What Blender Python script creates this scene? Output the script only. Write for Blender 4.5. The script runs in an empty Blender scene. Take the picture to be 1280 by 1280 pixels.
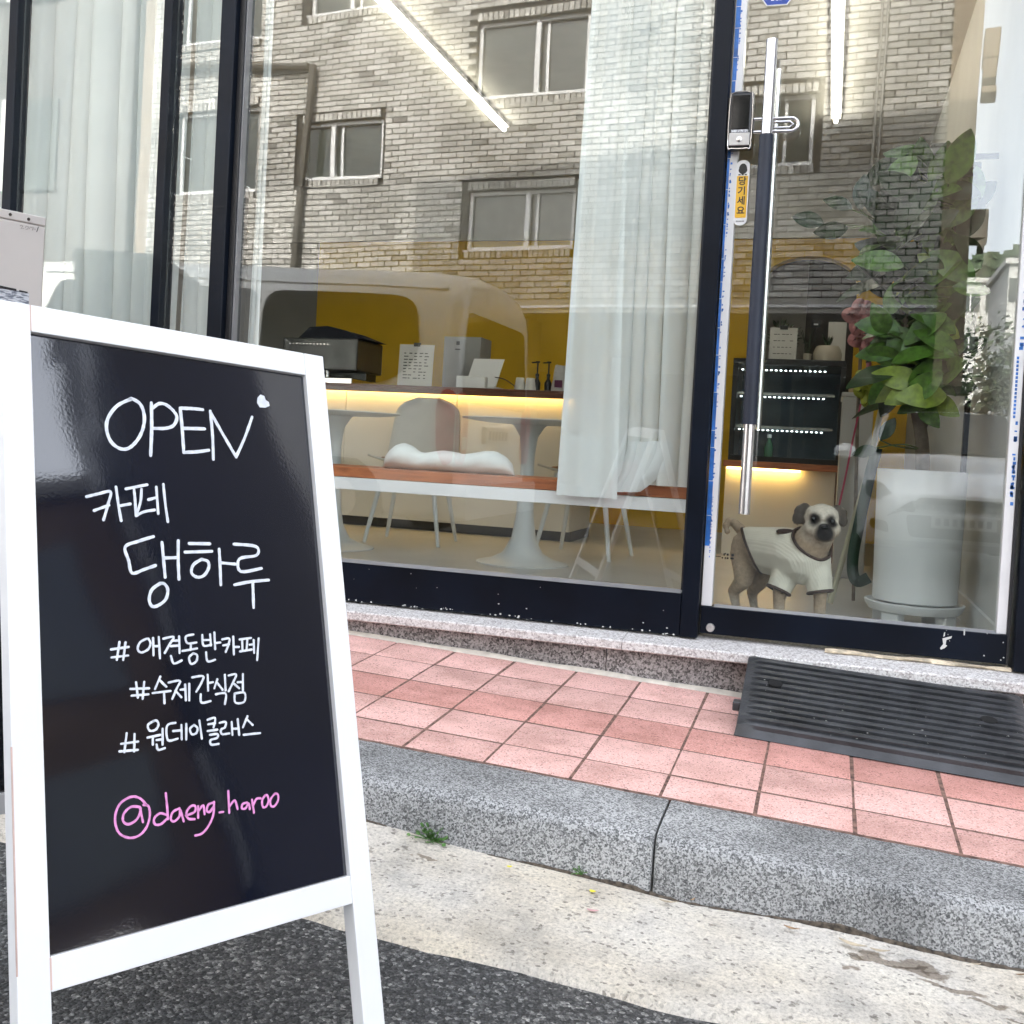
import bpy, bmesh, math, random
from mathutils import Vector, Matrix
random.seed(7)
R = math.radians
scene = bpy.context.scene
COL = scene.collection

# ---------------------------------------------------------------- camera
FPX, CYP = 1287.0, 591.0            # focal length and principal row of the 1280 px photograph
YAW, PITCH, ROLL = R(17.07), R(-1.37), R(3.10)
EYE = Vector((0.0, -3.2, 1.0))      # X along the shopfront, Y into the shop (glass at Y = 0), Z up
fwd = Vector((-math.sin(YAW)*math.cos(PITCH), math.cos(YAW)*math.cos(PITCH), math.sin(PITCH)))
rt0 = Vector((math.cos(YAW), math.sin(YAW), 0.0)); up0 = rt0.cross(fwd)
rt = math.cos(ROLL)*rt0 + math.sin(ROLL)*up0
up = -math.sin(ROLL)*rt0 + math.cos(ROLL)*up0
cd = bpy.data.cameras.new('camera'); cam = bpy.data.objects.new('camera', cd); COL.objects.link(cam)
cam.matrix_world = Matrix(((rt.x, up.x, -fwd.x, EYE.x), (rt.y, up.y, -fwd.y, EYE.y), (rt.z, up.z, -fwd.z, EYE.z), (0, 0, 0, 1)))
cd.sensor_width = 36.0; cd.lens = FPX/1280*36.0; cd.shift_y = (CYP-640)/1280.0
cd.clip_start = 0.02; cd.clip_end = 900.0
scene.camera = cam

# ---------------------------------------------------------------- sky, sun, exposure
SUN_EL, SUN_AZ = R(40), R(-8)       # sun behind the shop: its shadow lies over the street and low on the villa opposite
w = bpy.data.worlds.new('World'); scene.world = w; w.use_nodes = True
nt = w.node_tree; nt.nodes.clear()
sky = nt.nodes.new('ShaderNodeTexSky'); sky.sky_type = 'NISHITA'; sky.sun_disc = False
sky.sun_elevation = SUN_EL; sky.sun_rotation = SUN_AZ; sky.air_density = 1.0; sky.dust_density = 4.0; sky.ozone_density = 1.0
hs = nt.nodes.new('ShaderNodeHueSaturation'); hs.inputs['Saturation'].default_value = 0.30
bg = nt.nodes.new('ShaderNodeBackground'); bg.inputs['Strength'].default_value = 0.15
wo = nt.nodes.new('ShaderNodeOutputWorld')
nt.links.new(sky.outputs[0], hs.inputs['Color']); nt.links.new(hs.outputs[0], bg.inputs[0]); nt.links.new(bg.outputs[0], wo.inputs[0])
sd = bpy.data.lights.new('sun', 'SUN'); sd.energy = 2.0; sd.angle = R(0.6); sd.color = (1.0, 0.94, 0.85)
sun = bpy.data.objects.new('sun', sd); COL.objects.link(sun)
sdir = Vector((math.sin(SUN_AZ)*math.cos(SUN_EL), math.cos(SUN_AZ)*math.cos(SUN_EL), math.sin(SUN_EL)))
sun.rotation_euler = sdir.to_track_quat('Z', 'Y').to_euler()
vs = scene.view_settings; vs.view_transform = 'Standard'; vs.look = 'None'; vs.gamma = 1.0; vs.use_curve_mapping = False
vs.exposure = 3.08
cy = scene.cycles
cy.use_denoising = True; cy.max_bounces = 7; cy.transparent_max_bounces = 20; cy.glossy_bounces = 4; cy.diffuse_bounces = 3
cy.use_adaptive_sampling = True; cy.adaptive_threshold = 0.02
cy.sample_clamp_indirect = 6.0; cy.caustics_reflective = False; cy.caustics_refractive = False

# ---------------------------------------------------------------- helpers
def at(px, py, Y):
    """point of the photograph's pixel on the plane at depth Y (parallel to the shopfront)"""
    d = fwd + rt*((px-640)/FPX) - up*((py-CYP)/FPX)
    return EYE + d*((Y-EYE.y)/d.y)

class MB:
    def __init__(s): s.v = []; s.f = []
    def add(s, vs, fs):
        o = len(s.v); s.v += [Vector(p) for p in vs]; s.f += [tuple(i+o for i in f) for f in fs]; return s
    def box(s, x0, x1, y0, y1, z0, z1):
        return s.add([(x0,y0,z0),(x1,y0,z0),(x1,y1,z0),(x0,y1,z0),(x0,y0,z1),(x1,y0,z1),(x1,y1,z1),(x0,y1,z1)],
                     [(0,3,2,1),(4,5,6,7),(0,1,5,4),(1,2,6,5),(2,3,7,6),(3,0,4,7)])
    def obox(s, c, ax, ay, az, hx, hy, hz):
        c = Vector(c); ax, ay, az = Vector(ax)*hx, Vector(ay)*hy, Vector(az)*hz
        return s.add([c-ax-ay-az, c+ax-ay-az, c+ax+ay-az, c-ax+ay-az, c-ax-ay+az, c+ax-ay+az, c+ax+ay+az, c-ax+ay+az],
                     [(0,3,2,1),(4,5,6,7),(0,1,5,4),(1,2,6,5),(2,3,7,6),(3,0,4,7)])
    def rings(s, rr, closed=True, caps=True, loop=False):
        n = len(rr[0]); o = len(s.v)
        for r in rr: s.v += [Vector(p) for p in r]
        m = len(rr)
        for i in range(m if loop else m-1):
            a, b = o+i*n, o+((i+1) % m)*n
            for j in range(n if closed else n-1):
                k = (j+1) % n; s.f.append((a+j, a+k, b+k, b+j))
        if caps and not loop and closed:
            s.f.append(tuple(o+j for j in reversed(range(n)))); s.f.append(tuple(o+(m-1)*n+j for j in range(n)))
        return s
    def tube(s, pts, r, n=8, loop=False, caps=True):
        pts = [Vector(p) for p in pts]; m = len(pts); rr = []; ref = None
        for i, p in enumerate(pts):
            if loop: t = pts[(i+1) % m]-pts[i-1]
            else: t = pts[min(i+1, m-1)]-pts[max(i-1, 0)]
            t.normalize()
            if ref is None:
                ref = Vector((0,0,1)) if abs(t.z) < .9 else Vector((1,0,0))
            a = ref-t*ref.dot(t)
            if a.length < 1e-5: a = t.orthogonal()
            a.normalize(); ref = a; b = t.cross(a)
            ri = r[i] if isinstance(r, (list, tuple)) else r
            rr.append([p+(a*math.cos(2*math.pi*j/n)+b*math.sin(2*math.pi*j/n))*ri for j in range(n)])
        return s.rings(rr, True, caps, loop)
    def lathe(s, c, prof, n=24):
        c = Vector(c)
        return s.rings([[c+Vector((r*math.cos(2*math.pi*j/n), r*math.sin(2*math.pi*j/n), z)) for j in range(n)] for r, z in prof])
    def prism(s, poly, fn, d0, d1):
        n = len(poly)
        return s.rings([[fn(a, b, d0) for a, b in poly], [fn(a, b, d1) for a, b in poly]])
    def grid(s, fn, nu, nv):
        o = len(s.v)
        for i in range(nu+1):
            for j in range(nv+1): s.v.append(Vector(fn(i/nu, j/nv)))
        for i in range(nu):
            for j in range(nv):
                a = o+i*(nv+1)+j; s.f.append((a, a+nv+1, a+nv+2, a+1))
        return s
    def mesh(s, name, off=Vector((0,0,0)), bevel=0, seg=1, smooth=False, ang=None):
        me = bpy.data.meshes.new(name)
        me.from_pydata([tuple(p-off) for p in s.v], [], s.f)
        bm = bmesh.new(); bm.from_mesh(me)
        bmesh.ops.recalc_face_normals(bm, faces=bm.faces)
        if bevel:
            es = [e for e in bm.edges if len(e.link_faces) == 2 and e.calc_face_angle(0) > R(25)]
            bmesh.ops.bevel(bm, geom=es, offset=bevel, segments=seg, profile=.6, affect='EDGES', clamp_overlap=True)
        for f in bm.faces: f.smooth = smooth
        if smooth:
            for e in bm.edges:
                if len(e.link_faces) == 2 and e.calc_face_angle(0) > (ang or R(40)): e.smooth = False
        bm.to_mesh(me); bm.free(); me.update(); return me

def root_of(o):
    while o.parent: o = o.parent
    return o
def link(name, me, mat, parent=None, loc=None):
    o = bpy.data.objects.new(name, me); COL.objects.link(o)
    if mat and me and len(me.materials) == 0: me.materials.append(mat)
    if parent: o.parent = parent
    if loc is not None: o.location = loc
    return o
def obj(name, mb, mat, parent=None, bevel=0, seg=1, smooth=False, ang=None):
    """one mesh object built from world coordinates"""
    off = Vector(root_of(parent).location) if parent else Vector((0,0,0))
    return link(name, mb.mesh(name, off, bevel, seg, smooth, ang), mat, parent)
def piece(name, me, parent, loc, rot=(0,0,0), scale=None):
    o = bpy.data.objects.new(name, me); COL.objects.link(o); o.parent = parent
    o.location = Vector(loc)-Vector(root_of(parent).location); o.rotation_euler = rot
    if scale: o.scale = scale
    return o
def tag(o, label=None, cat=None, group=None, kind=None):
    for k, v in (('label', label), ('category', cat), ('group', group), ('kind', kind)):
        if v: o[k] = v
    return o
def thing(name, loc, label, cat, group=None):
    o = bpy.data.objects.new(name, None); COL.objects.link(o); o.location = loc; o.empty_display_size = .05
    return tag(o, label, cat, group)
def spline(pts, k=6, loop=False):
    pts = [Vector(p) for p in pts]; n = len(pts); out = []
    if n < 3: return pts
    for i in range(n if loop else n-1):
        if loop: p0, p1, p2, p3 = pts[i-1], pts[i], pts[(i+1) % n], pts[(i+2) % n]
        else: p0, p1, p2, p3 = pts[max(i-1,0)], pts[i], pts[i+1], pts[min(i+2,n-1)]
        for j in range(k):
            t = j/k
            out.append(.5*((2*p1)+(p2-p0)*t+(2*p0-5*p1+4*p2-p3)*t*t+(3*p1-p0-3*p2+p3)*t**3))
    if not loop: out.append(pts[-1])
    return out
def text_obj(name, body, size, mat, parent, origin, ax, ay, extr=.0002, align='CENTER', offset=0.0):
    cu = bpy.data.curves.new(name, 'FONT'); cu.body = body; cu.size = size; cu.extrude = extr
    cu.align_x = align; cu.align_y = 'CENTER'; cu.offset = offset; cu.resolution_u = 4
    t = bpy.data.objects.new('tmp_text', cu); COL.objects.link(t)
    dg = bpy.context.evaluated_depsgraph_get(); me = bpy.data.meshes.new_from_object(t.evaluated_get(dg))
    bpy.data.objects.remove(t)
    ax = Vector(ax).normalized(); ay = Vector(ay).normalized(); az = ax.cross(ay)
    off = Vector(root_of(parent).location) if parent else Vector((0,0,0))
    o3 = Vector(origin)-off
    me.transform(Matrix(((ax.x,ay.x,az.x,o3.x),(ax.y,ay.y,az.y,o3.y),(ax.z,ay.z,az.z,o3.z),(0,0,0,1))))
    me.materials.clear()
    return link(name, me, mat, parent)

# ---------------------------------------------------------------- materials
MATS = {}
def mat(name, col, rough=.6, metal=0.0, vary=.08, vscale=8.0, bump=0.0, bscale=120.0, spec=.5, emit=None, estr=0.0, coat=0.0, trans=0.0, alpha=1.0, col2=None, detail=4.0):
    if name in MATS: return MATS[name]
    m = bpy.data.materials.new(name); m.use_nodes = True; nt = m.node_tree; N = nt.nodes; Lk = nt.links
    b = N['Principled BSDF']; MATS[name] = m
    b.inputs['Roughness'].default_value = rough; b.inputs['Metallic'].default_value = metal
    b.inputs['Specular IOR Level'].default_value = spec
    if coat: b.inputs['Coat Weight'].default_value = coat; b.inputs['Coat Roughness'].default_value = .05
    if trans: b.inputs['Transmission Weight'].default_value = trans
    c = (*col, 1.0)
    tc = N.new('ShaderNodeTexCoord')
    if vary:
        nz = N.new('ShaderNodeTexNoise'); nz.inputs['Scale'].default_value = vscale; nz.inputs['Detail'].default_value = detail
        Lk.new(tc.outputs['Object'], nz.inputs['Vector'])
        mx = N.new('ShaderNodeMix'); mx.data_type = 'RGBA'
        lo = col2 if col2 else tuple(max(0, x*(1-vary*1.6)) for x in col); hi = col if col2 else tuple(min(1, x*(1+vary)) for x in col)
        mx.inputs['A'].default_value = (*lo, 1); mx.inputs['B'].default_value = (*hi, 1)
        rp = N.new('ShaderNodeValToRGB'); rp.color_ramp.elements[0].position = .3; rp.color_ramp.elements[1].position = .68
        Lk.new(nz.outputs['Fac'], rp.inputs[0]); Lk.new(rp.outputs[0], mx.inputs['Factor']); Lk.new(mx.outputs['Result'], b.inputs['Base Color'])
    else: b.inputs['Base Color'].default_value = c
    if bump:
        nb = N.new('ShaderNodeTexNoise'); nb.inputs['Scale'].default_value = bscale; nb.inputs['Detail'].default_value = 3
        Lk.new(tc.outputs['Object'], nb.inputs['Vector'])
        bp = N.new('ShaderNodeBump'); bp.inputs['Strength'].default_value = bump; bp.inputs['Distance'].default_value = .004
        Lk.new(nb.outputs['Fac'], bp.inputs['Height']); Lk.new(bp.outputs[0], b.inputs['Normal'])
    if emit: b.inputs['Emission Color'].default_value = (*emit, 1); b.inputs['Emission Strength'].default_value = estr
    return m
def nodes(m): return m.node_tree.nodes, m.node_tree.links, m.node_tree.nodes['Principled BSDF']
def ramp(N, stops, interp='LINEAR'):
    r = N.new('ShaderNodeValToRGB'); e = r.color_ramp.elements; r.color_ramp.interpolation = interp
    while len(e) < len(stops): e.new(.5)
    for el, (p, c) in zip(e, stops): el.position = p; el.color = (*c, 1)
    return r
def mixc(N, L, f, a, b, bt='MIX'):
    x = N.new('ShaderNodeMix'); x.data_type = 'RGBA'; x.blend_type = bt
    for k, v in (('Factor', f), ('A', a), ('B', b)):
        if isinstance(v, (int, float)): x.inputs[k].default_value = v
        elif isinstance(v, tuple): x.inputs[k].default_value = (*v, 1)
        else: L.new(v, x.inputs[k])
    return x.outputs['Result']
def tex(N, L, kind, scale, src, **kw):
    t = N.new('ShaderNodeTex'+kind); t.inputs['Scale'].default_value = scale
    for k, v in kw.items():
        if hasattr(t, k): setattr(t, k, v)
        else: t.inputs[k].default_value = v
    L.new(src, t.inputs['Vector']); return t

def granite(name, dark, mid, lite, grain=140.0, stain=.25):
    m = mat(name, mid, .75, vary=0); N, L, b = nodes(m)
    tc = N.new('ShaderNodeTexCoord'); S = tc.outputs['Object']
    v = tex(N, L, 'Voronoi', grain, S); v2 = tex(N, L, 'Noise', grain*1.25, S, Detail=3.0, Roughness=.7)
    sp = N.new('ShaderNodeSeparateColor'); L.new(v.outputs['Color'], sp.inputs[0])
    ad = N.new('ShaderNodeMath'); ad.operation = 'MULTIPLY_ADD'; L.new(v2.outputs['Fac'], ad.inputs[0]); ad.inputs[1].default_value = .9
    mu = N.new('ShaderNodeMath'); mu.operation = 'MULTIPLY'; L.new(sp.outputs[0], mu.inputs[0]); mu.inputs[1].default_value = .5
    L.new(mu.outputs[0], ad.inputs[2])
    r = ramp(N, [(.42, dark), (.62, mid), (.86, lite)]); L.new(ad.outputs[0], r.inputs[0])
    n3 = tex(N, L, 'Noise', 3.2, S, Detail=6.0, Roughness=.6); r3 = ramp(N, [(.38, (1,1,1)), (.7, (1-stain,)*3)]); L.new(n3.outputs['Fac'], r3.inputs[0])
    L.new(mixc(N, L, 1.0, r.outputs[0], r3.outputs[0], 'MULTIPLY'), b.inputs['Base Color'])
    bp = N.new('ShaderNodeBump'); bp.inputs['Strength'].default_value = .35; bp.inputs['Distance'].default_value = .003
    L.new(v2.outputs['Fac'], bp.inputs['Height']); L.new(bp.outputs[0], b.inputs['Normal'])
    return m

M_KERB = granite('kerb_granite', (.075,.077,.078), (.235,.237,.235), (.54,.54,.535), 310, .5)
M_SILL = granite('sill_granite', (.34,.31,.30), (.56,.53,.515), (.74,.72,.70), 190, .12)
M_PLINTH = granite('plinth_granite', (.05,.048,.046), (.20,.19,.185), (.44,.42,.41), 170, .3)

def asphalt():
    m = mat('asphalt', (.05,.05,.05), .9, vary=0); N, L, b = nodes(m)
    S = N.new('ShaderNodeTexCoord').outputs['Object']
    v = tex(N, L, 'Voronoi', 165, S, Randomness=1.0); v2 = tex(N, L, 'Voronoi', 340, S)
    sp = N.new('ShaderNodeSeparateColor'); L.new(v.outputs['Color'], sp.inputs[0])
    r = ramp(N, [(.0, (.040,.040,.040)), (.5, (.072,.072,.072)), (.76, (.12,.12,.118)), (.92, (.21,.21,.205)), (1.0, (.34,.335,.32))]); L.new(sp.outputs[0], r.inputs[0])
    sp2 = N.new('ShaderNodeSeparateColor'); L.new(v2.outputs['Color'], sp2.inputs[0])
    r2 = ramp(N, [(.0, (.55,.55,.55)), (.7, (1,1,1)), (1., (1.6,1.6,1.6))]); L.new(sp2.outputs[1], r2.inputs[0])
    n = tex(N, L, 'Noise', 2.4, S, Detail=5.0); r3 = ramp(N, [(.3, (.72,.74,.76)), (.7, (1.25,1.22,1.18))]); L.new(n.outputs['Fac'], r3.inputs[0])
    c = mixc(N, L, 1., r.outputs[0], r2.outputs[0], 'MULTIPLY'); c = mixc(N, L, 1., c, r3.outputs[0], 'MULTIPLY'); L.new(c, b.inputs['Base Color'])
    bp = N.new('ShaderNodeBump'); bp.inputs['Strength'].default_value = .9; bp.inputs['Distance'].default_value = .006
    L.new(v.outputs['Distance'], bp.inputs['Height']); bp.invert = True; L.new(bp.outputs[0], b.inputs['Normal'])
    return m
DAMP = [(.168,-1.275,.075,.020),(.20,-1.292,.06,.016),(.10,-1.285,.022,.012),(.255,-1.325,.06,.012),(.31,-1.35,.035,.010),(.37,-1.385,.045,.008),(-.72,-1.29,.03,.010)]
def concrete():
    m = mat('gutter_concrete', (.5,.46,.42), .9, vary=0); N, L, b = nodes(m)
    S = N.new('ShaderNodeTexCoord').outputs['Object']
    n1 = tex(N, L, 'Noise', 150, S, Detail=6.0, Roughness=.8); r1 = ramp(N, [(.33, (.30,.28,.25)), (.43, (.60,.565,.51)), (.56, (.77,.73,.665)), (.72, (.86,.825,.77))]); L.new(n1.outputs['Fac'], r1.inputs[0])
    n2 = tex(N, L, 'Noise', 38, S, Detail=5.0, Roughness=.65); r2 = ramp(N, [(.30, (.42,.41,.40)), (.40, (1,1,1))]); L.new(n2.outputs['Fac'], r2.inputs[0])
    n3 = tex(N, L, 'Noise', 5, S, Detail=8.0, Roughness=.65); r3 = ramp(N, [(.34, (.70,.70,.70)), (.5, (.95,.94,.93)), (.62, (1.06,1.05,1.02))]); L.new(n3.outputs['Fac'], r3.inputs[0])
    v4 = tex(N, L, 'Noise', 11, S, Detail=3.0, Roughness=.5); r4 = ramp(N, [(.245, (.45,.40,.36)), (.275, (1,1,1))]); L.new(v4.outputs['Fac'], r4.inputs[0])
    v5 = tex(N, L, 'Voronoi', 150, S); s5 = N.new('ShaderNodeSeparateColor'); L.new(v5.outputs['Color'], s5.inputs[0]); r5 = ramp(N, [(.0, (.34,.33,.32)), (.025, (.5,.49,.48)), (.06, (.85,.85,.85)), (.08, (1,1,1)), (.93, (1,1,1)), (1.0, (1.15,1.14,1.12))]); L.new(s5.outputs[0], r5.inputs[0])
    n6 = tex(N, L, 'Noise', 3.0, S, Detail=3.0); r6 = ramp(N, [(.35, (1.0,.955,.87)), (.6, (1,1,1))]); L.new(n6.outputs['Fac'], r6.inputs[0])
    c = mixc(N, L, 1., r1.outputs[0], r2.outputs[0], 'MULTIPLY'); c = mixc(N, L, 1., c, r3.outputs[0], 'MULTIPLY'); c = mixc(N, L, 1., c, r4.outputs[0], 'MULTIPLY'); c = mixc(N, L, .85, c, r5.outputs[0], 'MULTIPLY'); c = mixc(N, L, 1., c, r6.outputs[0], 'MULTIPLY')
    nd = tex(N, L, 'Noise', 22, S, Detail=4.0); sb = N.new('ShaderNodeVectorMath'); sb.operation = 'SUBTRACT'; L.new(nd.outputs['Color'], sb.inputs[0]); sb.inputs[1].default_value = (.5,.5,.5)
    sc_ = N.new('ShaderNodeVectorMath'); sc_.operation = 'SCALE'; L.new(sb.outputs[0], sc_.inputs[0]); sc_.inputs['Scale'].default_value = .085
    ps = N.new('ShaderNodeVectorMath'); ps.operation = 'ADD'; L.new(S, ps.inputs[0]); L.new(sc_.outputs[0], ps.inputs[1])
    for sx, sy, rx, ry in DAMP:                 # damp spots with their own outlines
        o_ = N.new('ShaderNodeVectorMath'); o_.operation = 'SUBTRACT'; L.new(ps.outputs[0], o_.inputs[0]); o_.inputs[1].default_value = (sx, sy, 0)
        k_ = N.new('ShaderNodeVectorMath'); k_.operation = 'MULTIPLY'; L.new(o_.outputs[0], k_.inputs[0]); k_.inputs[1].default_value = (1/rx, 1/ry, 0)
        ln = N.new('ShaderNodeVectorMath'); ln.operation = 'LENGTH'; L.new(k_.outputs[0], ln.inputs[0]); rr = ramp(N, [(.80, (.46,.42,.38)), (.98, (1,1,1))]); L.new(ln.outputs['Value'], rr.inputs[0]); c = mixc(N, L, 1., c, rr.outputs[0], 'MULTIPLY')
    L.new(c, b.inputs['Base Color'])
    bp = N.new('ShaderNodeBump'); bp.inputs['Strength'].default_value = .7; bp.inputs['Distance'].default_value = .006
    L.new(n1.outputs['Fac'], bp.inputs['Height']); L.new(bp.outputs[0], b.inputs['Normal'])
    return m
def paver_mat(name, lo, mid, hi):
    m = mat(name, mid, .88, vary=0); N, L, b = nodes(m)
    tcn = N.new('ShaderNodeTexCoord'); S = tcn.outputs['Object']; oi = N.new('ShaderNodeObjectInfo')
    vm = N.new('ShaderNodeVectorMath'); vm.operation = 'ADD'; L.new(S, vm.inputs[0])
    sc = N.new('ShaderNodeVectorMath'); sc.operation = 'SCALE'; L.new(oi.outputs['Location'], sc.inputs[0]); sc.inputs['Scale'].default_value = 1.0; L.new(sc.outputs[0], vm.inputs[1]); S = vm.outputs[0]
    n1 = tex(N, L, 'Noise', 330, S, Detail=3.0, Roughness=.7); r1 = ramp(N, [(.34, lo), (.5, mid), (.66, hi)]); L.new(n1.outputs['Fac'], r1.inputs[0])
    v = tex(N, L, 'Voronoi', 280, S); sp = N.new('ShaderNodeSeparateColor'); L.new(v.outputs['Color'], sp.inputs[0])
    r2 = ramp(N, [(.0, (.50,.46,.46)), (.06, (.66,.62,.61)), (.12, (1,1,1)), (.9, (1,1,1)), (1.0, (1.12,1.16,1.16))]); L.new(sp.outputs[0], r2.inputs[0])
    n3 = tex(N, L, 'Noise', 7, S, Detail=5.0, Roughness=.6); r3 = ramp(N, [(.36, (.80,.77,.75)), (.55, (1,1,1)), (.72, (1.08,1.09,1.1))]); L.new(n3.outputs['Fac'], r3.inputs[0])
    rr = ramp(N, [(0., (.88,.87,.86)), (1., (1.07,1.07,1.07))]); L.new(oi.outputs['Random'], rr.inputs[0])
    c = mixc(N, L, 1., r1.outputs[0], r2.outputs[0], 'MULTIPLY'); c = mixc(N, L, 1., c, r3.outputs[0], 'MULTIPLY'); c = mixc(N, L, 1., c, rr.outputs[0], 'MULTIPLY'); L.new(c, b.inputs['Base Color'])
    bp = N.new('ShaderNodeBump'); bp.inputs['Strength'].default_value = .5; bp.inputs['Distance'].default_value = .002
    L.new(n1.outputs['Fac'], bp.inputs['Height']); L.new(bp.outputs[0], b.inputs['Normal'])
    return m
M_PAVER = paver_mat('paver_pink', (.62,.335,.29), (.76,.45,.40), (.86,.60,.55))
M_PAVER2 = paver_mat('paver_red', (.50,.22,.185), (.62,.305,.26), (.72,.42,.37))

def navy_mat():
    m = mat('navy_frame', (.0025,.005,.011), .38, vary=.25, vscale=5, bump=.05, bscale=300, spec=.18); N, L, b = nodes(m)
    return m
M_NAVY = navy_mat()
M_CHIP = mat('bare_primer', (.62,.62,.60), .7, vary=.1)
M_WHITEP = mat('white_paint', (.80,.80,.80), .38, vary=.03, vscale=3, bump=.05, bscale=60)
M_STEEL = mat('steel', (.72,.70,.70), .22, 1.0, vary=.05, vscale=20)
M_BLACKP = mat('black_plastic', (.012,.012,.013), .3, vary=.1)
M_RUBBER = mat('rubber', (.038,.040,.044), .36, vary=.3, vscale=14, bump=.25, bscale=160, detail=8)
M_DIRT = mat('joint_dirt', (.20,.115,.09), .95, vary=.4, vscale=60, bump=.5, bscale=200)
M_MORTAR = mat('cream_mortar', (.66,.62,.54), .9, vary=.12, vscale=30, bump=.3)

def glass_mat(name, ior, wob=.0, tint=(.965,.987,.978)):
    m = bpy.data.materials.new(name); m.use_nodes = True; nt = m.node_tree; N, L = nt.nodes, nt.links; N.clear()
    out = N.new('ShaderNodeOutputMaterial'); tr = N.new('ShaderNodeBsdfTransparent'); tr.inputs[0].default_value = (*tint, 1)
    gl = N.new('ShaderNodeBsdfGlossy'); gl.inputs['Roughness'].default_value = 0.0; gl.inputs['Color'].default_value = (1,1,1,1)
    lw = N.new('ShaderNodeLayerWeight'); lw.inputs['Blend'].default_value = .5; mx = N.new('ShaderNodeMixShader')     # Schlick reflectance, the same from both sides
    r0 = ((ior-1)/(ior+1))**2; pw = N.new('ShaderNodeMath'); pw.operation = 'POWER'; pw.inputs[1].default_value = 5.0; L.new(lw.outputs['Facing'], pw.inputs[0])
    fr = N.new('ShaderNodeMath'); fr.operation = 'MULTIPLY_ADD'; fr.inputs[1].default_value = 1-r0; fr.inputs[2].default_value = r0; L.new(pw.outputs[0], fr.inputs[0])
    if wob:
        tc = N.new('ShaderNodeTexCoord'); nz = N.new('ShaderNodeTexNoise'); nz.inputs['Scale'].default_value = 1.7; nz.inputs['Detail'].default_value = 1.0
        L.new(tc.outputs['Object'], nz.inputs['Vector']); bp = N.new('ShaderNodeBump'); bp.inputs['Strength'].default_value = 1.0; bp.inputs['Distance'].default_value = wob
        L.new(nz.outputs['Fac'], bp.inputs['Height']); L.new(bp.outputs[0], gl.inputs['Normal'])
    L.new(fr.outputs[0], mx.inputs[0]); L.new(tr.outputs[0], mx.inputs[1]); L.new(gl.outputs[0], mx.inputs[2]); L.new(mx.outputs[0], out.inputs[0])
    MATS[name] = m; return m
M_GLASS = glass_mat('shop_glass', 1.72, .0007)
M_GLASS2 = glass_mat('clear_glass', 1.4)
# ================================================================ GROUND
def z_side(X, Y): return .295 - .041*X + .0425*(Y+.09)       # pavement: falls to the right and to the kerb
def z_road(X, Y): return .140 - .043*X + (.012*(Y+1.2) if Y > -3.2 else -.024+.004*(Y+3.2))
def xr(x): return max(-9.0, min(9.0, x))

# asphalt: one sheet to the horizon
asp = MB(); xs = [-300,-60,-20,-9]+[-9+18*i/36 for i in range(1,37)]+[20,60,300]; ys = [-400,-120,-40,-20,-12]+[-12+10.4*i/40 for i in range(1,41)]
ys[-1] = -1.50
def asp_pt(x, y):
    z = z_road(xr(x), max(y,-12)); wob = .004*math.sin(x*1.7+y*2.3)+.003*math.sin(x*4.1-y*3.3) if -12 < y < -2.2 and abs(x) < 9 else 0
    return (x, y, z+wob-.006)
for i in range(len(xs)-1):
    for j in range(len(ys)-1):
        asp.add([asp_pt(xs[i],ys[j]), asp_pt(xs[i+1],ys[j]), asp_pt(xs[i+1],ys[j+1]), asp_pt(xs[i],ys[j+1])], [(0,1,2,3)])
me = asp.mesh('road'); bm = bmesh.new(); bm.from_mesh(me); bmesh.ops.remove_doubles(bm, verts=bm.verts, dist=1e-4); bm.to_mesh(me); bm.free()
road = tag(link('road', me, asphalt()), 'dark asphalt road under the chalkboard sign', kind='structure')

# concrete gutter strip with a ragged edge against the asphalt
gut = MB(); NX = 260; rg = random.Random(3)
edge = [-1.597+.003*math.sin(i*.31)+.003*math.sin(i*.83+1)+rg.uniform(-.004,.004) for i in range(NX+1)]
for i in range(NX+1):
    X = -7+14*i/NX
    for k, Y in enumerate([edge[i]-.012, edge[i], -1.50, -1.38, -1.28, -1.205, -1.15]):
        z = z_road(X, Y)+(-.012 if k == 0 else .004+.003*math.sin(X*3.1+k)+.002*math.sin(X*9.7-k*2))
        gut.v.append(Vector((X, Y, z+(.006*math.sin(X*5)+.004*math.sin(X*13+1) if k >= 5 else 0))))
for i in range(NX):
    for k in range(6):
        a = i*7+k; gut.f.append((a, a+7, a+8, a+1))
gutter = tag(obj('gutter', gut, concrete(), smooth=True), 'pale worn concrete gutter strip along the kerb', kind='structure')

# granite kerb: separate stones
kerb = tag(bpy.data.objects.new('kerb', None), 'grey granite kerb', kind='structure'); COL.objects.link(kerb)
def kerb_stone(x0, x1):
    def ring(x, ins):
        zt = z_side(x, -1.0); zb = z_road(x, -1.2)-.12; zf = zt-.0085
        prof = [(-.992,zb),(-.992,zt-.004),(-1.0,zt-.001),(-1.10,zt-.004),(-1.170,zf),(-1.183,zf-.002),(-1.192,zf-.006),(-1.1985,zf-.0135),(-1.2020,zf-.024),(-1.2045,zf-.05),(-1.208,zf-.10),(-1.209,zb)]
        jz = .0005*math.sin(x*37)+.0004*math.sin(x*71+2)
        return [(x, y+(ins if y < -1.1 else 0)+jz*.6, z+jz-(ins*.5 if z > zb+.01 else 0)) for y, z in prof]
    n = max(3, int((x1-x0)/.05)); m = MB()
    xs = [x0, x0+.004]+[x0+(x1-x0)*i/n for i in range(1, n)]+[x1-.004, x1]
    m.rings([ring(x, .004 if i in (0, len(xs)-1) else 0) for i, x in enumerate(xs)])
    return m
k0 = -.283
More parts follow.
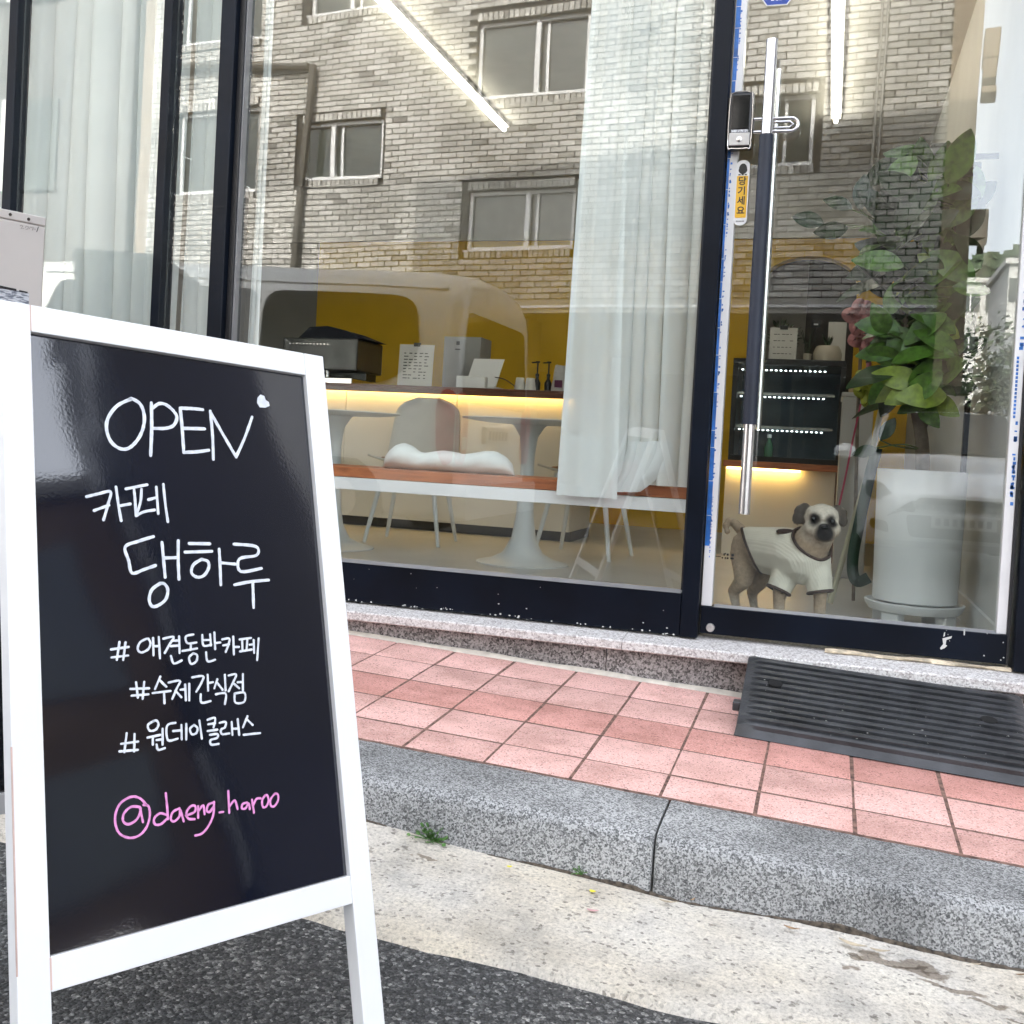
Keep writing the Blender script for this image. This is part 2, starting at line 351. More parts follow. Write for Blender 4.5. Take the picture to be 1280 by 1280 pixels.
for x0 in [k0-5, k0-4, k0-3, k0-2, k0-1, k0, k0+1, k0+2, k0+3]:
    obj('kerb_stone', kerb_stone(x0+.0025, x0+.9975), M_KERB, kerb, smooth=True, ang=R(50))

# thin ragged dark brown strip in the angle at the kerb foot
so = MB(); q = random.Random(41); SN = 520
for i in range(SN+1):
    X = -3+6*i/SN; h = -.002+.006*max(0, math.sin(X*9.3+1)*math.sin(X*23.1))+q.uniform(0,.003); wv_ = .001+.011*max(0, math.sin(X*6.1)*math.sin(X*17.7+2))+q.uniform(0,.003); z = z_road(X,-1.21)+.006*math.sin(X*5)+.004*math.sin(X*13+1)
    so.v += [Vector((X,-1.2045,z+h+.006)), Vector((X,-1.211-wv_*.4,z+h*.8+.005)), Vector((X,-1.213-wv_,z-.004))]
for i in range(SN):
    for k in (0, 1): a = i*3+k; so.f.append((a, a+3, a+4, a+1))
tag(obj('kerb_foot_strip', so, mat('kerb_foot_brown', (.10,.08,.06), .95, vary=.5, vscale=90, bump=.6, bscale=220), smooth=True), 'ragged dark brown strip along the kerb foot', kind='stuff')
# pavement: bed + pavers one by one
pav = tag(bpy.data.objects.new('pavement', None), 'pink square concrete pavers', kind='structure'); COL.objects.link(pav)
bed = MB(); bed.grid(lambda u, v: (-7+14*u, -1.0+.95*v, z_side(-7+14*u, -1.0+.95*v)-.0010), 20, 4)
obj('paver_bed', bed, M_DIRT, pav)
rows = [(-.102,-.290),(-.290,-.477),(-.477,-.664),(-.664,-.850),(-.850,-.992)]
def paver_mesh(nm, w, d, mt):
    m = MB(); h = .05; c = .0035
    b = [(0,0),(w,0),(w,d),(0,d)]; q = [(-w/2+a, -d/2+e) for a, e in b]
    ins = lambda t: [(x-math.copysign(t,x), y-math.copysign(t,y)) for x, y in q]
    m.rings([[(x,y,-h) for x,y in q],[(x,y,-.004) for x,y in q],[(x,y,-.0012) for x,y in ins(.0016)],[(x,y,0) for x,y in ins(.005)]])
    me = m.mesh(nm, smooth=True, ang=R(30)); me.materials.append(mt); return me
pm = {}
rp = random.Random(11)
tilt_b = (math.atan(.0425), math.atan(.041), 0)
for ci in range(-16, 15):
    xj = .0955+.2006*ci                      # joint line X
    for ri, (ya, yb) in enumerate(rows):
        gap = .0032
        w = .2006-gap-rp.uniform(0,.002); d = (ya-yb)-.0052-rp.uniform(0,.0012)
        key = (ri, ci % 3)
        if key not in pm: pm[key] = paver_mesh('paver', w, d, M_PAVER2 if ri == 2 else M_PAVER)
        x = xj+.1003+rp.uniform(-.0009,.0009); y = (ya+yb)/2
        piece('paver', pm[key], pav, (x, y, z_side(x, y)+rp.uniform(-.0002,.0014)), (math.atan(.0425)+rp.uniform(-.003,.003), math.atan(.041)+rp.uniform(-.003,.003), rp.uniform(-.003,.003)))
fil = MB(); fil.rings([[(x, -.092, z_side(x,-.09)-.03),(x, -.092, z_side(x,-.09)+.010+.002*math.sin(x*17)),(x, -.104-.002*math.sin(x*11), z_side(x,-.1)+.005),(x, -.110-.002*math.sin(x*23), z_side(x,-.1)-.003),(x,-.11,z_side(x,-.1)-.03)] for x in [-7+14*i/140 for i in range(141)]])
obj('mortar_fillet', fil, M_MORTAR, pav, smooth=True)

# ================================================================ SHOPFRONT
Z_SILL = .4575
shop = thing('cafe_shopfront', (-1.3, 0, .3), 'café shopfront of navy frames and large panes above a granite sill', 'shopfront')
# plinth and sill slabs
def plinth(x0, x1): return MB().box(x0, x1, -.088, .10, .05, .407)
for x0, x1 in ((-6.2,-3.6),(-3.6,-2.1),(-2.1,-.62),(-.62,.85),(.85,2.4)):
    obj('plinth_stone', plinth(x0+.0015, x1-.0015), M_PLINTH, shop)
for x0, x1 in ((-6.2,-3.58),(-3.58,-2.07),(-2.07,-.566),(-.566,.93),(.93,2.4)):
    m = MB(); xa, xb = x0+.001, x1-.001
    m.rings([[(x,.12,.4075),(x,-.128,.4075),(x,-.133,.411),(x,-.133,.434),(x,-.129,.4385),(x,.0,.4545),(x,.12,.4555)] for x in (xa, xb)])
    obj('sill_slab', m, M_SILL, shop)
def bar(x0, x1, y0, y1, z0, z1): return MB().box(x0, x1, y0, y1, z0, z1)
ZT = 2.95
M_GASK = mat('gasket', (.018,.018,.02), .6, vary=.1)
M_ALU = mat('grey_bead', (.30,.30,.31), .45, vary=.1, metal=.3)
XL, XM0, XM1, XW0, XW1, XT0, XT1 = -5.0, -.4045, -.3525, -2.116, -2.058, -2.366, -2.33
obj('mullion', bar(XM0, XM1, -.055, .045, .4545, ZT), M_NAVY, shop, .002)
obj('mullion', bar(XW0, XW1, -.055, .045, .4545, ZT), M_NAVY, shop, .002)
obj('mullion', bar(XT0, XT1, -.035, .035, .60, ZT), M_NAVY, shop, .0015)
obj('mullion', bar(-3.05, -3.01, -.035, .035, .60, ZT), M_NAVY, shop, .0015)
obj('mullion', bar(.522, .60, -.055, .045, .4545, ZT), M_NAVY, shop, .002)
obj('mullion', bar(XW1+.001, XW1+.022, -.030, .030, .60, ZT), mat('dark_inner_frame', (.016,.016,.018), .4, vary=.1), shop, .001)
obj('bottom_rail', bar(XW1+.001, XM0-.001, -.050, .040, .4565, .586), M_NAVY, shop, .002)
obj('bottom_rail', bar(-6.0, XW0-.001, -.050, .040, .4565, .586), M_NAVY, shop, .002)
obj('glazing_bead', MB().add([(-2.03,-.052,.5862),(XM0-.004,-.052,.5862),(XM0-.004,-.006,.593),(-2.03,-.006,.593),(-2.03,-.006,.5862),(XM0-.004,-.006,.5862)],[(0,1,2,3),(0,4,5,1),(0,3,4),(1,5,2),(3,2,5,4)]), M_ALU, shop)
obj('glazing_bead', bar(XM0-.0075, XM0-.0005, -.03, .006, .5935, ZT), M_GASK, shop)
obj('glazing_bead', bar(XW1+.0225, XW1+.0275, -.022, .006, .5935, ZT), M_ALU, shop)
# panes
def pane(x0, x1, z0, z1, par=None, y=0.0): return obj('glass_pane', bar(x0, x1, y-.004, y+.004, z0, z1), M_GLASS, par or shop)
pane(XW1+.024, XM0-.008, .5935, ZT)
pane(XT1+.0005, XW0-.0005, .587, ZT)
pane(-3.009, XT0-.0005, .587, ZT)
pane(-5.0, -3.051, .587, ZT)
# head of the shopfront and the storey above
M_FAC = mat('facade_plaster', (.55,.53,.50), .9, vary=.08, vscale=2, bump=.2)
obj('header', bar(-6.2, .62, -.06, .10, ZT+.001, 3.30), M_NAVY, shop)
obj('upper_wall', bar(-6.2, 6.5, -.10, .12, 3.302, 11.3), M_FAC, shop)
obj('side_wall', bar(.602, 6.5, -.09, .12, .4565, 3.301), M_FAC, shop)
obj('side_wall', bar(-6.2, -5.001, -.06, .12, .4565, ZT), M_FAC, shop)
# little paint losses and splashes along the bottom rail (flat flakes)
def flake(x, y, z, r, seed, n=7):
    q = random.Random(seed); m = MB()
    pts = [(x+r*q.uniform(.5,1.2)*math.cos(2*math.pi*i/n), z+r*q.uniform(.4,1.0)*math.sin(2*math.pi*i/n)) for i in range(n)]
    m.prism(pts, lambda a, b, d: Vector((a, d, b)), y, y-.0006); return m
fl = MB()
for i in range(12):
    s = random.Random(i+50); f = flake(s.uniform(-1.55,-.42), -.0505, s.uniform(.47,.575), s.choice([.0012,.0016,.003]), i); fl.add(f.v, f.f)
for i in range(60):
    s = random.Random(i+900); x = s.uniform(-2.0,-.42); f = flake(x, -.0505-.0002*(i%5), .4585+.003*math.sin(x*31)+s.uniform(0,.006), s.uniform(.0015,.0045), i+400); fl.add(f.v, f.f)
o = obj('paint_flakes', fl, M_CHIP, shop); o['kind'] = 'stuff'

# ================================================================ DOOR
door = bpy.data.objects.new('door', None); COL.objects.link(door); door.parent = shop
door['label'] = 'glass entrance door with navy bottom rail and long pull handle'
DX0, DX1 = -.3505, .5185
M_TRIM = mat('white_trim', (.74,.74,.74), .4, vary=.03)
obj('bottom_rail', bar(DX0+.003, DX1-.012, -.030, .022, .4675, .5505), M_NAVY, door, .002)
obj('glazing_bead', MB().add([(DX0+.04,-.026,.5507),(DX1-.03,-.026,.5507),(DX1-.03,-.005,.5575),(DX0+.04,-.005,.5575),(DX0+.04,-.005,.5507),(DX1-.03,-.005,.5507)],[(0,1,2,3),(0,4,5,1),(0,3,4),(1,5,2),(3,2,5,4)]), M_ALU, door)
obj('stile', bar(DX0+.002, DX0+.033, -.022, .018, .5515, ZT-.03), M_TRIM, door, .001)
obj('stile', bar(DX1-.040, DX1-.014, -.022, .018, .5515, ZT-.03), M_TRIM, door, .001)
obj('stile_edge', bar(DX1-.0135, DX1-.006, -.028, .020, .4675, ZT-.03), M_GASK, door)
pane(DX0+.0335, DX1-.0405, .558, ZT-.03, door)
obj('top_rail', bar(DX0+.002, DX1-.012, -.030, .022, ZT-.0295, ZT-.001), M_NAVY, door)
obj('pivot_cap', MB().rings([[(-.316+.0115*k*math.cos(2*math.pi*j/20), y, .4875+.0115*k*math.sin(2*math.pi*j/20)) for j in range(20)] for k, y in ((1.15,-.0302),(1.15,-.034),(1.0,-.038),(.45,-.0385),(.42,-.036),(.15,-.0358))]), mat('cap_steel', (.60,.58,.56), .4, .6, vary=.1, vscale=60), door, smooth=True)
# white-paint scratch and chips on the rail
sc = MB()
def poly_xz(pts, y, th=.0006): sc.prism(pts, lambda a, b, d: Vector((a, d, b)), y, y-th)
def pxz(l, y): return [(at(x, q, y).x, at(x, q, y).z) for x, q in l]
poly_xz(pxz([(1178,798),(1190,795),(1189,798),(1183,800),(1182,806),(1184,807),(1181,810),(1176,812),(1175,810),(1179,805)], -.0302), -.0302)
poly_xz(pxz([(1204.5,787),(1206.5,787),(1206,794),(1204.5,794)], -.0302), -.0304)
poly_xz(pxz([(1180,791),(1181.5,790),(1181,795),(1179,796)], -.0302), -.0304)
for x, q, r_ in ((1185,793,.6),(1187,801,.6),(1230,819.5,1.2),(1251,825,1.0),(1254,803,.9),(1254.5,822,1.2),(1249,791,1.1),(1234,792,.8),(1183,788,.5)):
    poly_xz(pxz([(x-r_,q),(x,q-r_),(x+r_,q+.2),(x,q+r_)], -.0302), -.0303)
o = obj('paint_scratch', sc, M_CHIP, door); o['kind'] = 'stuff'
# worn timber/mastic under the door
tm = MB(); xs_ = [.02+.5*i/24 for i in range(25)]
tm.rings([[(x,-.044-.004*math.sin(x*40),.4515),(x,-.046-.003*math.sin(x*33),.4565+.0015*math.sin(x*61)),(x,-.030,.4605+.002*math.sin(x*25)),(x,-.02,.452)] for x in xs_])
obj('mastic_strip', tm, mat('old_mastic', (.62,.52,.38), .8, vary=.3, vscale=40, bump=.4), door, smooth=True)
# protective film left on the stiles: blue print on white, pixel-like dashes
M_FILM = mat('film_blue', (.03,.16,.52), .35, vary=.25, vscale=25)
M_FILMW = mat('film_white', (.72,.76,.82), .35, vary=.05)
fm = MB(); q = random.Random(5)
def film(xa, xb, z0, z1, y): fm.box(xa, xb, y-.0006, y, z0, z1)
z = .735
while z < 2.38:
    h = q.uniform(.05,.12)
    film(DX0+.0025, DX0+.0125+.004*math.sin(z*3)+.0015*q.random(), z, z+h-.002, -.0222); z += h
for i in range(120):
    z = q.uniform(.7,2.35); film(DX0+.014+.003*math.sin(z*3), DX0+.014+.003*math.sin(z*3)+q.uniform(.002,.006), z, z+q.uniform(.002,.006), -.0222)
for i in range(14):
    z = .70+i*.014; film(DX0+.017, DX0+.0195, z, z+q.uniform(.003,.006), -.0222)
o = obj('protective_film', fm, M_FILM, door); o['kind'] = 'stuff'
fm = MB()
for i in range(90):
    z = q.uniform(.9,2.1)
    if 1.35 < z < 1.6 or z < 1.15 or z > 1.7: film(DX1-.030+q.uniform(0,.006), DX1-.022+q.uniform(0,.004), z, z+q.uniform(.004,.012), -.0222)
for i in range(16): film(DX1-.034, DX1-.028, 1.16+i*.011, 1.168+i*.011, -.0222)
o = obj('protective_film', fm, M_FILM, door); o['kind'] = 'stuff'

# pull handle
hd = obj('pull_handle', MB().tube([(-.232,-.085,.842),(-.232,-.085,2.235)], .0165, 24), M_STEEL, door, smooth=True)
obj('grip_sleeve', MB().tube([(-.232,-.085,1.108),(-.232,-.085,1.958)], .0205, 24), mat('navy_sleeve', (.008,.013,.028), .55, vary=.2, bump=.15, bscale=200), door, smooth=True)
for zc in (2.0, 1.0):
    st = []
    for i in range(14):
        a = math.pi*i/13; st.append((-.166+.0 + .019*math.sin(a), .019*math.cos(a)))
    pts = [(-.275,.019),(-.166,.019)]+st[1:-1]+[(-.166,-.019),(-.275,-.019)]
    if zc > 1.5:
        obj('bracket', MB().tube([(x,-.040,zc+dz) for x, dz in pts], .0052, 8, loop=True), M_STEEL, door, smooth=True)
        obj('bracket', MB().tube([(x,-.040,zc+dz*.45) for x, dz in [(-.215,.019),(-.170,.019),(-.160,0),(-.170,-.019),(-.215,-.019)]], .0045, 8, loop=True), M_STEEL, door, smooth=True)
    obj('standoff', MB().tube([(-.232,-.080,zc),(-.232,-.005,zc)], .010, 12), M_STEEL, door, smooth=True)
obj('inner_grip', MB().tube([(-.219,.06,1.1),(-.219,.06,2.20)], .0125, 16), M_STEEL, door, smooth=True)
# digital lock
lk = Vector((-.3115, -.05, 2.012))
lock = obj('door_lock', MB().box(-.3485,-.2765,-.062,-.023,1.928,2.098), M_BLACKP, door, .012, 4, smooth=True)
obj('lock_keypad', MB().box(-.3395,-.2855,-.0645,-.0622,1.985,2.086), mat('gloss_black', (.004,.004,.005), .06, vary=0), door, .004, 2)
obj('lock_cover', MB().box(-.3425,-.2825,-.0665,-.0622,1.936,1.974), mat('silver_plastic', (.42,.42,.43), .3, .7, vary=.05), door, .006, 3)
obj('lock_label', MB().box(-.337,-.288,-.0655,-.0622,1.9755,1.983), mat('label_grey', (.45,.46,.48), .5, vary=.5, vscale=220), door)
obj('lock_button', MB().rings([[(-.3125+.008*k*math.cos(2*math.pi*j/16), y, 1.954+.008*k*math.sin(2*math.pi*j/16)) for j in range(16)] for k, y in ((1,-.0666),(1,-.069),(.7,-.070))]), M_STEEL, door, smooth=True)
obj('lock_trim', MB().tube(spline([(-.3455,-.060,1.94),(-.3455,-.060,2.075),(-.335,-.061,2.094),(-.312,-.0615,2.0975),(-.290,-.061,2.094),(-.2795,-.060,2.075),(-.2795,-.060,1.94),(-.29,-.061,1.9295),(-.335,-.061,1.9295)], 4, True), .0016, 6, loop=True), M_STEEL, door, smooth=True)
# pull sticker
def rrect(cx, cz, hw, hh, r, n=6):
    out = []
    for sx, sz, a0 in ((1,1,0),(-1,1,90),(-1,-1,180),(1,-1,270)):
        for i in range(n+1):
            a = R(a0+90*i/n); out.append((cx+sx*(hw-r)+r*math.cos(a), cz+sz*(hh-r)+r*math.sin(a)))
    return out
YZ = lambda a, b, d: Vector((a, d, b))
p = at(927, 241, -.024); SX, SZ = p.x, p.z
stk = thing('pull_sticker', (SX, -.0225, SZ), 'white and yellow vertical pull sticker on the door beside the handle', 'sticker')
obj('backing', MB().prism(rrect(SX, SZ, .020, .098, .018), YZ, -.0228, -.0234), mat('sticker_white', (.78,.78,.78), .4, vary=.02), stk)
obj('yellow_panel', MB().prism(rrect(SX, SZ-.012, .0165, .063, .003), YZ, -.0235, -.0239), mat('sticker_yellow', (.80,.46,.03), .4, vary=.03), stk)
blob = [(SX+.012*math.cos(2*math.pi*i/20)*(1.15 if math.sin(2*math.pi*i/20) < -.3 else 1), SZ+.072+.016*math.sin(2*math.pi*i/20)) for i in range(20)]
obj('black_emblem', MB().prism(blob, YZ, -.0235, -.0239), M_BLACKP, stk)
M_INK = mat('ink', (.015,.015,.017), .5, vary=0)
for i, ch in enumerate('당기세요'):
    text_obj('letter', ch, .027, M_INK, stk, (SX, -.0241, SZ+.034-.0295*i), (1,0,0), (0,0,1), offset=.0006)
ms = MB()
for i in range(3): ms.box(SX-.0125+i*.0092, SX-.006+i*.0092, -.0241, -.0236, SZ+.0528, SZ+.0562)
for i in range(6): ms.box(SX-.012+i*.0042, SX-.0088+i*.0042, -.0241, -.0236, SZ-.0862, SZ-.0838)
o = obj('small_print', ms, M_INK, stk); o['kind'] = 'stuff'
# blue shield sticker cut by the top of the picture
p = at(972, -8, -.006)
sh = thing('alarm_sticker', (p.x, -.005, p.z), 'blue shield-shaped sticker at the very top of the door glass', 'sticker')
def shield(k): return [(p.x+a*k, p.z+b*k) for a, b in ((-.043,.045),(.043,.045),(.043,-.012),(.028,-.032),(-.028,-.032),(-.043,-.012))]
obj('backing', MB().prism(shield(1.08), YZ, -.0045, -.0050), mat('sticker_white', (.78,.78,.78)), sh)
obj('blue_face', MB().prism(shield(1.0), YZ, -.0051, -.0055), mat('sticker_blue', (.012,.05,.30), .35, vary=.05), sh)
ms = MB()
for xa, xb in ((-.018,-.009),(-.004,.003),(.007,.014)): ms.box(p.x+xa, p.x+xb, -.0060, -.0056, p.z-.020, p.z-.006)
obj('white_mark', ms, MATS['sticker_white'], sh)
# small printed note on the glass
p = at(913, 693, -.006)
nt_ = thing('glass_note', (p.x, -.0045, p.z), 'tiny dark printed marks on the door glass beside the dog', 'lettering')
def glyph(x0, y0, x1, y1):
    a, b = at(x0, y0, -.0045), at(x1, y1, -.0045); return MB().box(a.x, b.x, -.0052, -.0046, b.z, a.z)
for g_ in ((894.5,694.6,901,696.2),(904.5,691.5,906,694.5),(906.5,691,907.5,693),(908.5,691.8,910.8,694.6),(914.2,692.2,917.2,695.4),(902.2,696.2,903.8,698.2),(906,696,907.2,699),(908.4,696.6,910.6,699),(913,696.8,917,699.4)):
    obj('printed_mark', glyph(*g_), M_INK, nt_)

# ================================================================ RUBBER RAMP
ramp_t = thing('rubber_ramp', (.16, -.3, .29), 'black ribbed rubber threshold ramp below the glass door', 'ramp')
A0 = at(936, 819, -.142); A1 = A0+Vector((.72, 0, -.041*.72)); FL = Vector((-.195, -.487, z_side(-.195,-.487)+.003)); FR = FL+Vector((.735, -.014, -.041*.735))
BL_, BR_ = A0, A1
FLt, FRt = FL+Vector((.006,.012,.030)), FR+Vector((0,.012,.030))
prof = []    # across the slope: t 0 at the top back edge, 1 at the front nose
nr = 11
for i in range(nr):
    t0, t1 = .035+i/nr*.93, .035+(i+1)/nr*.93; d = t1-t0
    prof += [(t0, -.004), (t0+d*.06, .0045), (t0+d*.16, .0062), (t0+d*.40, .0064), (t0+d*.62, .0052), (t0+d*.68, -.003), (t0+d*.97, -.004)]
prof = [(0, -.002)]+prof+[(.975, .002), (.99, -.002), (1.0, -.012)]
rb = MB()
def rpt(sx, t, h):
    a, b = BL_.lerp(BR_, sx), FLt.lerp(FRt, sx); n_ = (BR_-BL_).cross(FLt-BL_).normalized(); n_ = n_ if n_.z > 0 else -n_
    return a.lerp(b, t)+n_*h
NSX = 40; ringz = []
for k in range(NSX+1):
    sx = k/NSX; e = min(sx, 1-sx)*.73
    flat = 0 if e < .020 else 1
    top = [rpt(sx, t, (h if flat else -.004 if e < .004 else .0005)) for t, h in prof]
    bl, fl_ = BL_.lerp(BR_, sx), FL.lerp(FR, sx)
    bot = [Vector((fl_.x, fl_.y, fl_.z)), Vector((fl_.x, fl_.y+.03, fl_.z)), Vector((bl.x, bl.y, fl_.z+.01))]
    ringz.append(top+bot)
rb.rings(ringz); obj('ribbed_deck', rb, M_RUBBER, ramp_t, smooth=True, ang=R(28))
for sx, t in ((.115,.40),(.86,.44)):
    c = rpt(sx, t, .0076); n_ = (BR_-BL_).cross(FLt-BL_).normalized(); n_ = n_ if n_.z > 0 else -n_; ax = (BR_-BL_).normalized(); ay = n_.cross(ax)
    rr_ = [[c+n_*h+(ax*math.cos(2*math.pi*j/20)*1.25+ay*math.sin(2*math.pi*j/20))*r_ for j in range(20)] for r_, h in ((.0165,-.012),(.0165,-.0004),(.015,.0),(.001,.0))]
    m = MB().rings(rr_); obj('hole_disc', m, mat('hole_shade', (.004,.004,.004), .9, vary=0), ramp_t, smooth=True)  # flat black disc; the hole's shade is put into its colour
c = (BL_.lerp(FLt,.62)+Vector((-.012,0,-.028))); obj('side_lug', MB().box(c.x-.010,c.x+.02,c.y-.02,c.y+.02,c.z-.012,c.z+.012), M_RUBBER, ramp_t, .002)
sp_ = MB(); q = random.Random(21)
for i in range(70):
    sx, t = q.uniform(.05,.97), q.uniform(.1,.98)**.6; c = rpt(sx, t, .0042+.0001*i/10); r_ = q.choice([.0008,.001,.0015,.0022])
    n_ = Vector((0,-.3,1)).normalized(); ax = Vector((1,0,0)); ay = n_.cross(ax)
    sp_.add([c+(ax*math.cos(2*math.pi*j/6)*q.uniform(.6,1.6)+ay*math.sin(2*math.pi*j/6)*q.uniform(.5,1.1))*r_ for j in range(6)], [tuple(range(6))])
o = obj('grit', sp_, mat('grit', (.5,.49,.47), .9, vary=.2), ramp_t); o['kind'] = 'stuff'
